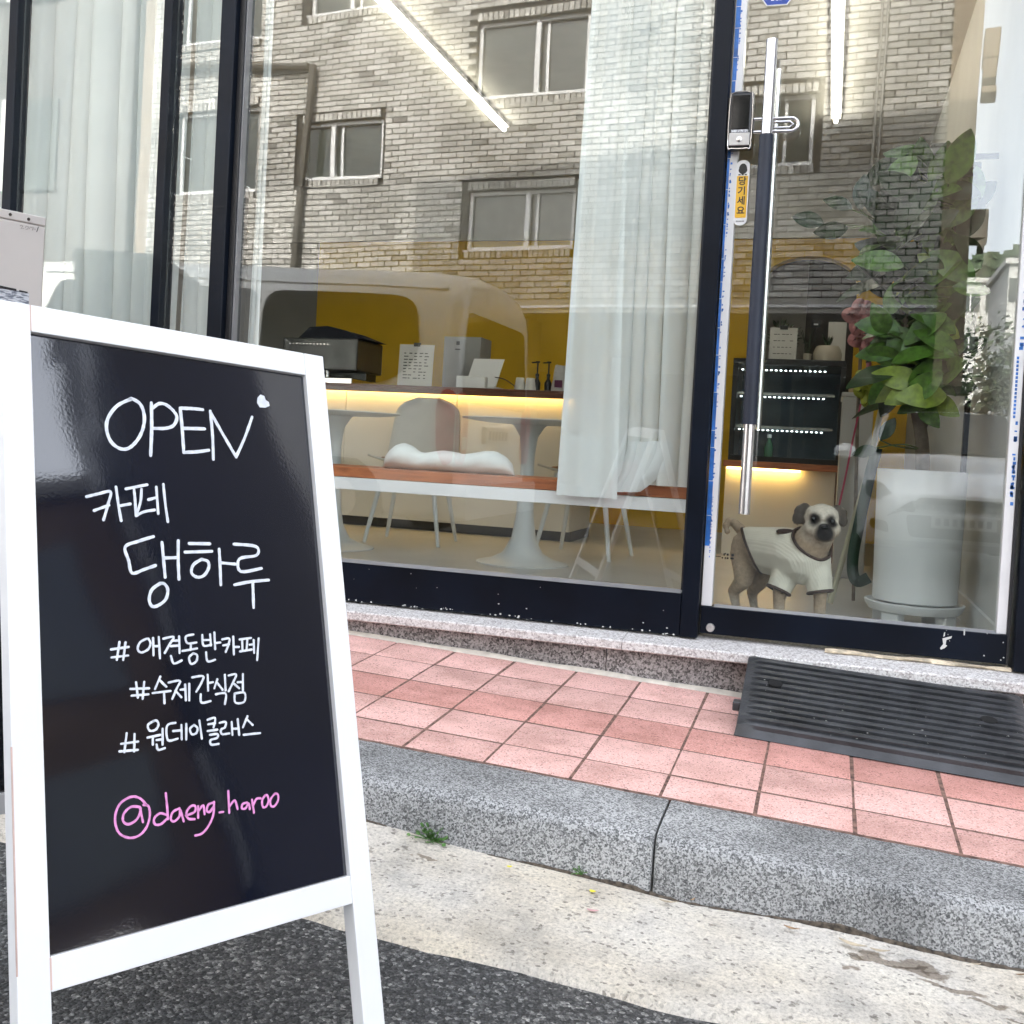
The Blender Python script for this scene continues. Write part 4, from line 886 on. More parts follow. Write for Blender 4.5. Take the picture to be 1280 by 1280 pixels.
obj('alcove_side', MB().box(AXL-.2, AXL-.1, 4.96, 5.65, ZF, 2.8), M_WALLG, bw); obj('alcove_side', MB().box(AXR+.4, AXR+.5, 4.96, 5.65, ZF, 2.8), M_WALLG, bw); obj('alcove_top', MB().box(AXL-.2, AXR+.5, 4.96, 5.65, 2.801, 2.9), M_WALLG, bw); obj('alcove_floor', MB().box(AXL-.2, AXR+.5, 4.96, 5.65, ZF-.06, ZF-.001), M_FLOOR, bw)
tag(obj('side_wall', MB().box(.52,.60,.121,4.95,ZF-.06,ZC), M_WHITEW), 'white side wall inside the café right of the door', kind='structure')
tag(obj('side_wall', MB().box(-5.1,-5.001,.121,4.95,ZF-.06,ZC), M_WALLG), 'greige side wall at the far left of the café', kind='structure')
tag(obj('skirting', MB().box(.506,.5195,.14,4.7,ZF+.001,ZF+.10), mat('skirting_white', (.62,.62,.60), .5, vary=.04)), 'pale skirting along the right café wall', kind='structure')
tag(obj('soffit', MB().box(-5.0,.52,.1205,.30,ZT+.002,ZC-.001), M_CEIL), 'dropped ceiling edge behind the shopfront', kind='structure')

# LED tubes
def led_tube(x, y0, y1, label):
    t = thing('ceiling_light', (x, (y0+y1)/2, ZC), label, 'light', 'linear ceiling lights')
    obj('housing', MB().box(x-.030, x+.030, y0, y1, ZC-.022, ZC-.0005), M_WHITEP, t)
    obj('tube', MB().tube([(x,y0+.01,ZC-.041),(x,y1-.01,ZC-.041)], .013, 12), mat('led_tube', (1,1,1), .5, vary=0, emit=(1.0,.92,.76), estr=2.7), t, smooth=True)
a = at(630,165,3.36); led_tube(-2.2, .6, 3.38, 'lit linear ceiling light above the long bench window')
led_tube(-.085, .6, 3.48, 'lit linear ceiling light above the glass door')

# ---- counter
M_WOOD = None
def wood(name, c1, c2, sc=9.0):
    m = mat(name, c1, .45, vary=0); N, L, b = nodes(m); S = N.new('ShaderNodeTexCoord').outputs['Object']
    mp = N.new('ShaderNodeMapping'); mp.inputs['Scale'].default_value = (1.2, 9, 14); L.new(S, mp.inputs[0]); n = tex(N, L, 'Noise', sc/3, mp.outputs[0], Detail=6.0, Distortion=1.5)
    r = ramp(N, [(.3, c2), (.55, c1), (.75, tuple(min(1,x*1.25) for x in c1))]); L.new(n.outputs['Fac'], r.inputs[0]); L.new(r.outputs[0], b.inputs['Base Color']); return m
M_WOODC = wood('counter_wood', (.14,.045,.022), (.07,.022,.012)); M_WOODB = wood('bench_wood', (.46,.15,.055), (.26,.075,.03))
M_PANEL = mat('counter_panel', (.68,.63,.54), .6, vary=.04, vscale=2)
CX0, CX1 = -4.6, at(722, 500, 2.9).x
ctr = thing('service_counter', (-2.8, 3.2, ZF), 'café service counter with dark wood top and glowing strip beneath', 'counter')
obj('counter_top', MB().box(CX0, CX1, 2.86, 3.56, 1.345, 1.362), M_WOODC, ctr, .003)
xx = CX0
for i in range(4):
    x1 = CX0+(CX1-.02-CX0)*(i+1)/4; obj('front_panel', MB().box(xx+.002, x1-.002, 2.945, 2.975, ZF+.062, 1.343), M_PANEL, ctr); xx = x1
obj('plinth', MB().box(CX0, CX1-.02, 2.985, 3.5, ZF+.001, ZF+.06), mat('plinth_dark', (.05,.045,.04), .7, vary=.1), ctr)
obj('carcass', MB().box(CX0, CX1-.02, 2.977, 3.5, ZF+.062, 1.343), M_PANEL, ctr)
M_LEDY = mat('led_strip_warm', (1,.8,.4), .5, vary=0, emit=(1.0,.64,.17), estr=3.6)
obj('led_strip', MB().box(CX0+.02, CX1-.04, 2.905, 2.930, 1.333, 1.343), M_LEDY, ctr); obj('fascia', MB().box(CX0, CX1, 2.861, 2.876, 1.314, 1.3445), M_WOODC, ctr)
base = thing('fridge_base', (-.3, 3.3, ZF), 'low beige base cabinet with a wood top under the cake fridge', 'cabinet')
FX0, FX1 = at(905, 583, 2.98).x, at(1052, 583, 2.98).x
obj('base_top', MB().box(FX0, FX1+.01, 2.92, 3.6, .962, 1.0), M_WOODB, base, .002)
obj('base_body', MB().box(FX0+.01, FX1-.03, 2.99, 3.58, ZF+.001, .961), M_PANEL, base)
obj('end_board', MB().box(FX1-.028, FX1+.005, 2.96, 3.58, ZF+.001, .961), M_WOODC, base)
obj('led_strip', MB().box(FX0+.02, at(1000,592,2.95).x, 2.950, 2.972, .950, .9605), M_LEDY, base)

# ---- cake fridge
fr = thing('cake_fridge', ((FX0+FX1)/2, 3.3, 1.0), 'black framed glass cake fridge with lit shelves', 'fridge')
M_FRB = mat('fridge_black', (.012,.012,.013), .35, vary=.1)
fx0, fx1, fy0, fy1, fz0, fz1 = FX0+.02, FX1-.006, 2.97, 3.52, 1.001, 1.60
for x0, x1, z0, z1 in ((fx0, fx1, fz0, fz0+.03), (fx0, fx1, fz1-.035, fz1), (fx0, fx0+.03, fz0+.031, fz1-.036), (fx1-.03, fx1, fz0+.031, fz1-.036)):
    obj('frame', MB().box(x0, x1, fy0, fy0+.03, z0, z1), M_FRB, fr, .002)
obj('roof', MB().box(fx0, fx1, fy0+.031, fy1, fz1-.03, fz1), M_FRB, fr); obj('back', MB().box(fx0, fx1, fy1+.001, fy1+.02, fz0, fz1), mat('fridge_inner', (.055,.085,.12), .4, vary=.2), fr)
obj('side', MB().box(fx1-.012, fx1, fy0+.031, fy1, fz0+.03, fz1-.031), M_FRB, fr); obj('side', MB().box(fx0, fx0+.012, fy0+.031, fy1, fz0+.03, fz1-.031), M_FRB, fr); obj('floor_plate', MB().box(fx0, fx1, fy0+.031, fy1, fz0, fz0+.028), M_STEEL, fr)
obj('front_glass', MB().box(fx0+.031, fx1-.031, fy0+.010, fy0+.014, fz0+.031, fz1-.036), M_GLASS2, fr)
M_LEDW = mat('led_white', (1,1,1), .5, vary=0, emit=(.85,.95,1.0), estr=1.6)
for zs in (1.20, 1.395):
    obj('shelf', MB().box(fx0+.02, fx1-.055, fy0+.06, fy1-.02, zs, zs+.006), M_GLASS2, fr); obj('shelf_rim', MB().box(fx0+.02, fx1-.055, fy0+.05, fy0+.058, zs-.004, zs+.012), M_STEEL, fr)
for zs in (1.192, 1.387, 1.545):
    for i in range(18):
        x = fx0+.045+i*(fx1-fx0-.14)/18; obj('led_dot', MB().box(x, x+.011, fy0+.062, fy0+.070, zs-.008, zs-.003), M_LEDW, fr)
M_LEDW.cycles.emission_sampling = 'NONE'
b = at(960, 575, 3.15); bt = thing('glass_bottle', (b.x, 3.15, fz0+.028), 'small green glass bottle inside the lit cake fridge', 'bottle')
obj('bottle_glass', MB().lathe((b.x,3.15,fz0+.029), [(.022,0),(.026,.004),(.028,.05),(.020,.085),(.010,.10),(.010,.115)], 16), mat('bottle_green', (.10,.35,.18), .15, vary=0, trans=.5), bt, smooth=True); obj('cap', MB().lathe((b.x,3.15,fz0+.1445), [(.013,0),(.013,.018),(.011,.02)], 12), M_WHITEP, bt)

# ---- things on top of the fridge
zt = 1.6005
def card_stand(px0, py0, px1, py1, Y, name, label, cat, lines, zb, clip=True, parent_tilt=.06, mt=None):
    a, c = at(px0, py0, Y), at(px1, py1, Y); x0, x1, h = a.x, c.x, a.z-zb
    t = thing(name, ((x0+x1)/2, Y, zb), label, cat)
    o = MB(); f = lambda u, v, d: Vector((x0+(x1-x0)*u, Y+v*h*parent_tilt+d, zb+v*h))
    obj('sheet', MB().prism([(0,0),(1,0),(1,1),(0,1)], f, 0, .003), mt or mat('paper', (.62,.60,.56), .8, vary=.03), t)
    k = MB(); q = random.Random(int(px0))
    for i in range(lines):
        v = .78-.6*i/max(1,lines-1)
        for j in range(5):
            u0 = .14+j*.15; w_ = q.uniform(.05,.13)
            if q.random() < .85: k.prism([(u0,v),(u0+w_,v),(u0+w_,v+.022),(u0,v+.022)], f, -.0004, -.0001)
    if lines: oo = obj('print', k, M_INK, t); oo['kind'] = 'stuff'
    if clip: obj('clip', MB().box((x0+x1)/2-.022, (x0+x1)/2+.022, Y-.004+h*parent_tilt, Y+.010+h*parent_tilt, zb+h-.012, zb+h+.012), M_BLACKP, t)
    obj('back_rest', MB().prism([(.2,0),(.8,0),(.8,.7),(.2,.7)], f, .0035, .012), M_BLACKP, t)
    return t
card_stand(963, 409, 995, 447, 3.02, 'menu_card', 'white printed card clipped upright on top of the cake fridge', 'menu card', 4, zt)
def pot(nm, c, prof, mt, label, cat='plant pot'):
    t = thing(nm, c, label, cat); obj('pot', MB().lathe(c, prof, 20), mt, t, smooth=True, ang=R(35)); return t
c = at(1034, 446, 3.12); c.z = zt
t = pot('low_planter', c, [(.070,0),(.078,.004),(.082,.045),(.075,.075),(.062,.095),(.056,.095),(.052,.08)], mat('cream_ceramic', (.50,.44,.35), .5, vary=.05), 'cream faceted planter on top of the cake fridge')
lf = MB(); q = random.Random(31)
for i in range(10):
    an = q.uniform(0,6.28); leafq(lf, c+Vector((0,0,.085)), (math.cos(an)*.6, math.sin(an)*.6, 1.2), (0,-1,.3), q.uniform(.05,.10), .012)
obj('foliage', lf, mat('dark_leaf', (.03,.055,.02), .5, vary=.3, vscale=30), t)
c = at(1009, 446, 3.05); c.z = zt
t = pot('small_pot', c, [(.020,0),(.024,.04),(.021,.042),(.018,.03)], mat('cream_ceramic', (.5,.44,.35)), 'tiny pot with slim shoots between the card and the planter')
st = MB()
for i in range(5): st.tube([c+Vector((0,0,.03)), c+Vector((.02*math.cos(i*1.3),.01,.10)), c+Vector((.05*math.cos(i*1.3),.0,.15+.01*i))], .002, 5)
obj('shoots', st, MATS['dark_leaf'], t)
c = at(975, 410, 3.2); c.z = zt
t = pot('leafy_pot', c, [(.05,0),(.06,.08),(.055,.085),(.05,.07)], M_BLACKP, 'dark leafy plant behind the printed card on the fridge', 'plant')
lf = MB(); q = random.Random(32)
for i in range(60):
    an = q.uniform(0,6.28); el = q.uniform(.2,1.4); r_ = q.uniform(.04,.14); d = Vector((math.cos(an)*math.cos(el), math.sin(an)*math.cos(el), math.sin(el)))
    leafq(lf, c+Vector((0,0,.09))+d*r_, d+Vector((0,0,-.3)), (0,-.6,.6), .045, .012)
obj('foliage', lf, MATS['dark_leaf'], t)
c = at(1020, 405, 3.10); t = thing('plant_tag', (c.x, 3.1, zt), 'small black tag on a stick above the cream planter', 'tag')
obj('tag_face', MB().box(c.x-.026, c.x+.026, 3.10, 3.104, c.z-.020, c.z+.020), M_BLACKP, t); obj('tag_print', MB().box(c.x-.012, c.x+.012, 3.0985, 3.0995, c.z-.006, c.z+.002), M_WHITEP, t); obj('stick', MB().tube([(c.x,3.106,zt),(c.x,3.106,c.z)], .002, 5), M_BLACKP, t)
card_stand(1036, 402, 1058, 414, 3.25, 'name_card', 'small cream card standing behind the cream planter', 'card', 0, zt+.0, clip=False)

# ---- things on the counter
zc_ = 1.3625
def cbox(nm, px0, py0, px1, Y0, Y1, mt, label, cat, z0=None):
    a = at(px0, py0, Y0); b_ = at(px1, py0, Y0); t = thing(nm, ((a.x+b_.x)/2, Y0, zc_), label, cat)
    return t, a.x, b_.x, a.z
t, x0, x1, z1 = cbox('coffee_machine', 357, 422, 450, 3.15, 3.5, None, 'dark espresso machine with a black cover on the counter', 'coffee machine')
M_MACH = mat('machine_grey', (.10,.10,.10), .35, .6, vary=.1)
obj('body', MB().box(x0, x1, 3.12, 3.53, zc_+.10, z1), M_MACH, t, .01, 2); obj('base', MB().box(x0+.02, x1-.02, 3.10, 3.50, zc_, zc_+.05), M_STEEL, t, .006); obj('rear_column', MB().box(x0+.03, x1-.03, 3.34, 3.50, zc_+.051, zc_+.099), M_BLACKP, t)
mc = [(0,0),(.16,.075),(.42,.085),(.66,.06),(1.0,-.0)]; cv = MB(); cv.prism([(x0+.10+(x1-x0-.05)*a, z1+.0015+b_*1.0) for a, b_ in mc], lambda a, b_, d: Vector((a, d, b_)), 3.15, 3.48); obj('cover', cv, mat('dark_cloth', (.008,.010,.02), .8, vary=.2), t)
for i in range(3): x = x0+.10+i*.11; obj('group_head', MB().lathe((x,3.18,zc_+.055), [(.016,0),(.016,.044)], 12), M_STEEL, t, smooth=True)
dots = MB()
for i in range(12): x = x0+.05+i*.026; dots.box(x, x+.012, 3.117, 3.1195, z1-.045, z1-.038)
obj('panel_marks', dots, M_STEEL, t)
card_stand(499, 430, 539, 487, 2.92, 'menu_clipboard', 'white menu sheet on a clipboard standing on the counter', 'clipboard', 9, zc_)
t, x0, x1, z1 = cbox('white_box', 557, 421, 592, 3.3, 3.5, None, 'plain pale carton with a small printed emblem on the counter', 'carton')
obj('carton', MB().box(x0, x1+.06, 3.28, 3.50, zc_, z1), mat('carton_grey', (.36,.36,.35), .7, vary=.05), t); obj('emblem', MB().box((x0+x1)/2-.012,(x0+x1)/2+.012,3.2775,3.279,z1-.055,z1-.030), M_INK, t); obj('emblem', MB().box((x0+x1)/2-.018,(x0+x1)/2+.018,3.2775,3.279,z1-.088,z1-.080), M_INK, t)
t, x0, x1, z1 = cbox('payment_terminal', 582, 446, 620, 3.0, 3.2, None, 'white tilted payment screen with stand on the counter', 'terminal')
f = lambda u, v, d: Vector((x0+(x1-x0)*u+.02*v, 3.02+v*.09+d, zc_+.02+(z1-zc_-.02)*v))
obj('screen_back', MB().prism([(0,0),(1,0),(1,1),(0,1)], f, 0, .012), M_WHITEP, t); obj('stand', MB().box(x0-.01, x1+.01, 2.96, 3.18, zc_, zc_+.018), M_WHITEP, t); obj('printer', MB().box(x0-.02, x1-.03, 2.90, 2.955, zc_, zc_+.075), M_WHITEP, t, .004)
obj('cable', MB().tube(spline([(x1,3.0,zc_+.08),(x1+.06,3.0,zc_+.07),(x1+.12,2.98,zc_+.04),(x1+.17,2.96,zc_+.004)], 5), .003, 6), M_BLACKP, t)
for i, (px, lb) in enumerate(((671, 'black syrup pump on the counter left of its twin'), (685, 'black syrup pump on the counter nearest the curtain'))):
    c = at(px, 480, 3.1); t = thing('syrup_pump', (c.x, 3.1, zc_), lb, 'pump', 'syrup pumps on the counter')
    obj('bottle', MB().lathe((c.x,3.1,zc_), [(.022,0),(.024,.06),(.010,.085),(.010,.10)], 14), M_BLACKP, t, smooth=True); obj('pump', MB().lathe((c.x,3.1,zc_+.1005), [(.012,0),(.012,.015),(.005,.02),(.005,.085),(.014,.088),(.014,.096)], 12), M_BLACKP, t, smooth=True); obj('spout', MB().tube([(c.x,3.1,zc_+.19),(c.x-.03,3.07,zc_+.185)], .004, 6), M_BLACKP, t)
for px, lb in ((650, 'white cup upside down on the counter, left one'), (663, 'white cup upside down on the counter, right one')):
    c = at(px, 480, 2.95); t = obj('paper_cup', MB().lathe((c.x,2.95,zc_), [(.038,0),(.036,.004),(.026,.075),(.024,.078),(.001,.078)], 18), mat('cup_white', (.6,.58,.54), .6, vary=.04), smooth=True, ang=R(40)); tag(t, lb, 'cup', 'upturned cups on the counter')
c = at(695, 484, 3.05); t = thing('snack_bag', (c.x+.02, 3.05, zc_), 'crumpled white bag with a purple mark beside the curtain', 'bag')
bg_ = MB(); q = random.Random(4)
bg_.rings([[ (c.x+.02+(.05-.02*k/5)*math.cos(2*math.pi*j/12)*(1+q.uniform(-.12,.12)), 3.05+.035*math.sin(2*math.pi*j/12)*(1+q.uniform(-.1,.1)), zc_+.034*k+q.uniform(-.004,.004)*(k>0)) for j in range(12)] for k in range(6)]); obj('bag', bg_, mat('bag_white', (.6,.58,.56), .6, vary=.1), t, smooth=True); obj('purple_mark', MB().box(c.x+.0,c.x+.05,3.006,3.010,zc_+.03,zc_+.075), mat('purple', (.12,.02,.07), .5, vary=.1), t)

# ---- tables and chairs
M_TBL = mat('table_white', (.62,.63,.62), .35, vary=.03)
def table(cx, cy, label):
    t = thing('round_table', (cx, cy, ZF), label, 'table', 'white tulip tables')
    obj('table_top', MB().lathe((cx,cy,ZF+.680), [(.01,0),(.22,.002),(.325,.014),(.33,.018),(.328,.022),(.01,.023)], 40), M_TBL, t, smooth=True, ang=R(30))
    obj('pedestal', MB().lathe((cx,cy,ZF+.0005), [(.225,0),(.225,.006),(.16,.020),(.10,.05),(.062,.12),(.045,.22),(.034,.38),(.033,.52),(.045,.62),(.075,.668),(.09,.6785)], 32), M_TBL, t, smooth=True, ang=R(60))
p1_, p2_ = at(655, 700, 1.65), at(412, 690, 1.6)
table(p1_.x, 1.62, 'white pedestal table behind the cushion, right one'); table(p2_.x, 1.60, 'white pedestal table half hidden behind the chalkboard')
M_SHELL = mat('chair_shell', (.50,.47,.41), .5, vary=.04); M_CUSH = mat('chair_tan', (.30,.15,.07), .6, vary=.1)
def chair(cx, cy, rz, label):
    t = thing('shell_chair', (cx, cy, ZF), label, 'chair', 'shell chairs at the tables'); c, s = math.cos(rz), math.sin(rz)
    def W(x, y, z): return Vector((cx+x*c-y*s, cy+x*s+y*c, ZF+z))
    def sf(u, v):                      # v: front edge -> seat -> top of the back
        x = (u-.5)*2; hw = .215-.03*max(0, v-.55)*2
        if v < .5: y = -.20+.40*(v/.5); z = .445+.02*x*x*1.6-.015*math.sin(v*6.28)
        else: k = (v-.5)/.5; y = .20+.05*math.sin(k*1.57)+.03*k; z = .445+.385*k+.02*x*x*(1-k)
        if v > .86: hw *= math.sqrt(max(.05, 1-((v-.86)/.15)**2))
        return W(x*hw, y-.05*x*x*(1 if v > .5 else .2), z)
    m = MB().grid(sf, 10, 22); o = obj('shell', m, M_SHELL, t, smooth=True); md = o.modifiers.new('thick', 'SOLIDIFY'); md.thickness = .012
    for sx in (-1, 1):
        for sy in (-1, 1): obj('leg', MB().tube([W(sx*.13, sy*.13, .44), W(sx*.21, sy*.21, .0)], [.016,.011], 10), M_TBL, t, smooth=True)
    obj('seat_pad', MB().box(*(lambda p, q: (min(p.x,q.x), max(p.x,q.x), min(p.y,q.y), max(p.y,q.y), ZF+.452, ZF+.475))(W(-.16,-.15,0), W(.16,.13,0))), M_CUSH, t, .01, 2)
pA = at(487, 690, 1.95)
chair(pA.x+.02, 2.2, 0.12, 'grey shell chair with tan seat behind the left table'); chair(p1_.x+.16, 2.25, -.1, 'grey shell chair behind the right table')

# ---- bench under the window and its bone cushion
bn = thing('window_bench', (-1.2, .33, ZF), 'low window bench with reddish wood seat on a white steel frame', 'bench')
BX0, BX1 = -3.0, -.425
obj('seat_board', MB().box(BX0, BX1, .137, .44, .8655, .902), M_WOODB, bn, .002); obj('front_rail', MB().box(BX0, BX1, .122, .166, .822, .8645), M_WHITEP, bn, .0015); obj('rear_rail', MB().box(BX0, BX1, .40, .44, .822, .8645), M_WHITEP, bn)
for x in (BX0+.02, -1.95, BX1-.02): obj('leg', MB().box(x-.018, x+.018, .404, .438, ZF+.001, .8215), M_WHITEP, bn)
cs = MB(); xa, xb = at(480, 575, .30).x, at(644, 580, .30).x; Lc = xb-xa
def cush(u):                             # radius along the bone cushion
    return .038+.013*math.exp(-((u-.15)/.12)**2)-.004*math.exp(-((u-.30)/.06)**2)+.006*math.exp(-((u-.82)/.15)**2)+.0025*math.sin(u*17)
rr_ = []
for i in range(33):
    u = i/32; e_ = math.sqrt(max(0, 1-(2*u-1)**8)); rd = cush(u)*max(e_, .08); zc = .9025+rd*.92
    rr_.append([(xa+Lc*u, .30+rd*1.25*math.cos(2*math.pi*j/22)*(1+.04*math.sin(u*23+j)), zc+rd*.92*math.sin(2*math.pi*j/22)*(1+.05*math.sin(u*31+2*j))) for j in range(22)])
cs.rings(rr_); t = obj('bone_cushion', cs, mat('cushion_white', (.74,.74,.71), .9, vary=.06, vscale=10, bump=.3, bscale=60), smooth=True, ang=R(70)); tag(t, 'white bone-shaped cushion lying on the window bench', 'cushion')

# ---- curtains
def curtain_mat():
    m = bpy.data.materials.new('sheer_curtain'); m.use_nodes = True; N, L = m.node_tree.nodes, m.node_tree.links; N.clear()
    out = N.new('ShaderNodeOutputMaterial'); d = N.new('ShaderNodeBsdfDiffuse'); t = N.new('ShaderNodeBsdfTranslucent'); tr = N.new('ShaderNodeBsdfTransparent')
    S = N.new('ShaderNodeTexCoord').outputs['Object']; n = tex(N, L, 'Noise', 5, S, Detail=3.0); r = ramp(N, [(.3, (.84,.87,.86)), (.7, (.90,.92,.91))]); L.new(n.outputs['Fac'], r.inputs[0])
    L.new(r.outputs[0], d.inputs[0]); L.new(r.outputs[0], t.inputs[0]); m1 = N.new('ShaderNodeMixShader'); m1.inputs[0].default_value = .22; L.new(d.outputs[0], m1.inputs[1]); L.new(t.outputs[0], m1.inputs[2])
    m2 = N.new('ShaderNodeMixShader'); m2.inputs[0].default_value = .20; L.new(m1.outputs[0], m2.inputs[1]); L.new(tr.outputs[0], m2.inputs[2]); L.new(m2.outputs[0], out.inputs[0]); return m
M_CURT = curtain_mat()
def curtain(x0t, x1t, x0b, x1b, z1, z0, Y, folds, amp, seed, label, hem=True):
    q = random.Random(seed); ph = [q.uniform(0,6.28) for _ in range(4)]; cum = [0]
    for i in range(folds): cum.append(cum[-1]+q.uniform(.6,1.5))
    tot = cum[-1]
    def wav(u, v):
        s = u*tot; i = max(0, min(folds-1, next((k for k in range(folds) if cum[k+1] >= s), folds-1))); loc = (s-cum[i])/(cum[i+1]-cum[i])
        k = math.sin(2*math.pi*loc); k = math.copysign(abs(k)**.7, k)
        return amp*k*(.75+.35*math.sin(i*2.1+ph[0]))*(1.0-.35*v)+.004*math.sin(v*5+i)
    n = folds*14
    def fn(u, v):
        x = (x0t+(x1t-x0t)*u)*(1-v)+(x0b+(x1b-x0b)*u)*v; 
        return (x+.85*wav(min(1, u+.22/folds), v), Y+wav(u, v), z1+(z0-z1)*v)
    t = thing('sheer_curtain', ((x0b+x1b)/2, Y, z0), label, 'curtain', 'sheer window curtains')
    m = MB().grid(fn, n, 26); obj('fabric', m, M_CURT, t, smooth=True, ang=R(180))
    obj('top_tape', MB().box(min(x0t,x1t)-.01, max(x0t,x1t)+.01, Y-.012, Y+.012, z1+.001, z1+.04), M_WHITEP, t)
    return t
ZTOPC = 2.93
L0t, L0b = at(744, 0, .075).x, at(696, 612, .075).x
# right-hand curtain: a flat leading panel with a hem, then bunched folds swept onto the bench
t = curtain(L0t+.085, -.425, L0b+.14, -.425, ZTOPC, .905, .11, 5, .030, 3, 'white sheer curtain beside the door with its end swept onto the bench')
def panel_fn(u, v):
    x = (L0t+.11*u)*(1-v)+(L0b+.205*u)*v; return (x, .068+.013*math.sin(u*11+v*.6)*(.5+.5*u)+.002*math.sin(v*9), ZTOPC+(.855-ZTOPC)*v)
obj('leading_panel', MB().grid(panel_fn, 16, 30), M_CURT, t, smooth=True)
obj('hem_band', MB().grid(lambda u, v: (lambda p: (p[0], p[1]-.0015, p[2]))(panel_fn(u, .905+.095*v)), 16, 3), M_CURT, t, smooth=True)
obj('hem_edge', MB().grid(lambda u, v: (lambda p: (p[0], p[1]-.0015, p[2]))(panel_fn(.10*u, .9*v)), 2, 30), M_CURT, t, smooth=True)
tail = MB()
for k, (px, dx) in enumerate(((792, -9), (803, -10), (815, -14), (828, -20))):
    c0 = at(px, 560, .10); w_ = .018+.006*k
    def tf(u, v, c0=c0, w_=w_, dx=dx, k=k):
        s = v*v; return (c0.x+(u-.5)*w_*2*(1+.5*v)+dx*.0042*s*1.4, .095+.012*math.sin(u*3.14)*-1+.006*k*.3, c0.z+.02-.165*v)
    tail.grid(tf, 6, 10)
obj('gathered_tail', tail, M_CURT, t, smooth=True)
curtain(-2.03, -2.0, -2.035, -1.975, ZTOPC, .70, .08, 2, .012, 5, 'narrow strip of sheer curtain right of the wide mullion')
curtain(-2.335, -2.10, -2.34, -2.10, ZTOPC, .66, .10, 3, .030, 6, 'sheer curtain between the thin and the wide mullion')
curtain(-3.75, -2.36, -3.75, -2.365, ZTOPC, .66, .12, 14, .045, 8, 'wide sheer curtain behind the leftmost window')

# ---- tall white cabinet, black post beside the planter
a, b_ = at(1054, 490, 2.2), at(1088, 490, 2.2)
t = thing('tall_cabinet', ((a.x+b_.x)/2, 2.4, ZF), 'tall slim pale cabinet right of the cake fridge', 'cabinet')
obj('body', MB().box(a.x, b_.x+.02, 2.2, 2.7, ZF+.001, a.z-.022), mat('cabinet_grey', (.42,.40,.37), .6, vary=.04), t, .003); obj('cap', MB().box(a.x-.005, b_.x+.025, 2.195, 2.7, a.z-.021, a.z), MATS['cabinet_grey'], t, .002)
obj('carton_on_top', MB().box(a.x+.03, b_.x-.0, 2.3, 2.6, a.z+.001, a.z+.05), mat('kraft', (.40,.28,.14), .8, vary=.1), t)
c = at(1206, 600, 1.25); t = tag(obj('black_post', MB().box(c.x-.018, c.x+.018, 1.23, 1.27, ZF+.001, 1.62), M_NAVY, None, .002), 'slim black post standing behind the white planter', 'post')
# ================================================================ ACROSS THE STREET (seen in the glass)
def mir(px, py, D):
    """a thing seen reflected in the glass at pixel px, py and total depth D stands at this real place"""
    p = at(px, py, D-3.2); return Vector((p.x, -p.y, p.z))
# brick villa on columns; front wall turned a little
VR = Vector((.93, -7.95, 0)); VL = Vector((-9.2, -8.95, 0)); va = (VR-VL).normalized(); vn = Vector((-va.y, va.x, 0)); VLEN = (VR-VL).length
if vn.y < 0: vn = -vn
def wallpt(px, py):
    d = fwd+rt*((px-640)/FPX)-up*((py-CYP)/FPX); d = Vector((d.x, -d.y, d.z)); e = Vector((EYE.x, -EYE.y, EYE.z))
    t = (VL-e).dot(vn)/d.dot(vn); p = e+d*t; return (p-VL).dot(va), p.z
ZB = 2.74; ZTOPV = 6.9
villa = thing('brick_villa', (VL.x+5, -8.6, .2), 'pale grey brick villa on open parking columns across the street', 'building')
M_BRICK = None
def brick_mat():
    m = mat('grey_brick', (.42,.40,.37), .8, vary=0); N, L, b = nodes(m); oi = N.new('ShaderNodeObjectInfo'); S = N.new('ShaderNodeTexCoord').outputs['Object']; g = N.new('ShaderNodeNewGeometry')
    ad = N.new('ShaderNodeMath'); ad.operation = 'ADD'; L.new(oi.outputs['Random'], ad.inputs[0]); L.new(g.outputs['Random Per Island'], ad.inputs[1]); fr = N.new('ShaderNodeMath'); fr.operation = 'FRACT'; L.new(ad.outputs[0], fr.inputs[0])
    r = ramp(N, [(0, (.17,.16,.15)), (.05, (.32,.31,.285)), (.4, (.46,.445,.415)), (1, (.55,.535,.505))]); L.new(fr.outputs[0], r.inputs[0])
    P = N.new('ShaderNodeNewGeometry').outputs['Position']; n = tex(N, L, 'Noise', .8, P, Detail=5.0); r2 = ramp(N, [(.36, (.62,.61,.60)), (.62, (1.05,1.05,1.05))]); L.new(n.outputs['Fac'], r2.inputs[0])
    L.new(mixc(N, L, 1., r.outputs[0], r2.outputs[0], 'MULTIPLY'), b.inputs['Base Color']); return m
M_BRICK = brick_mat(); M_MORT = mat('dark_mortar', (.035,.032,.028), .95, vary=.2, vscale=20)
wins = []                                   # openings in wall coordinates s0, s1, z0, z1
for x0, y0, x1, y1, mul in ((597,20,735,119,.55),(584,236,718,312,.55),(378,152,477,223,.38),(388,-34,490,13,.5),(915,118,1016,207,.5)):
    a, c = wallpt(x0, (y0+y1)/2)[0], wallpt(x1, (y0+y1)/2)[0]; zt_ = wallpt((x0+x1)/2, y0)[1]; zb_ = wallpt((x0+x1)/2, y1)[1]; wins.append((a, c, zb_, zt_, mul))
wins += [(.5,1.8,4.2,5.3,.5),(.5,1.8,6.2,7.3,.5),(wins[4][0],wins[4][1],wins[4][2]+2.6,wins[4][3]+2.6,.5),(wins[0][0],wins[0][1],wins[0][2]+2.2,wins[0][3]+2.1,.5)]
def VP_(s, z, n): return VL+va*s+vn*n+Vector((0,0,z))
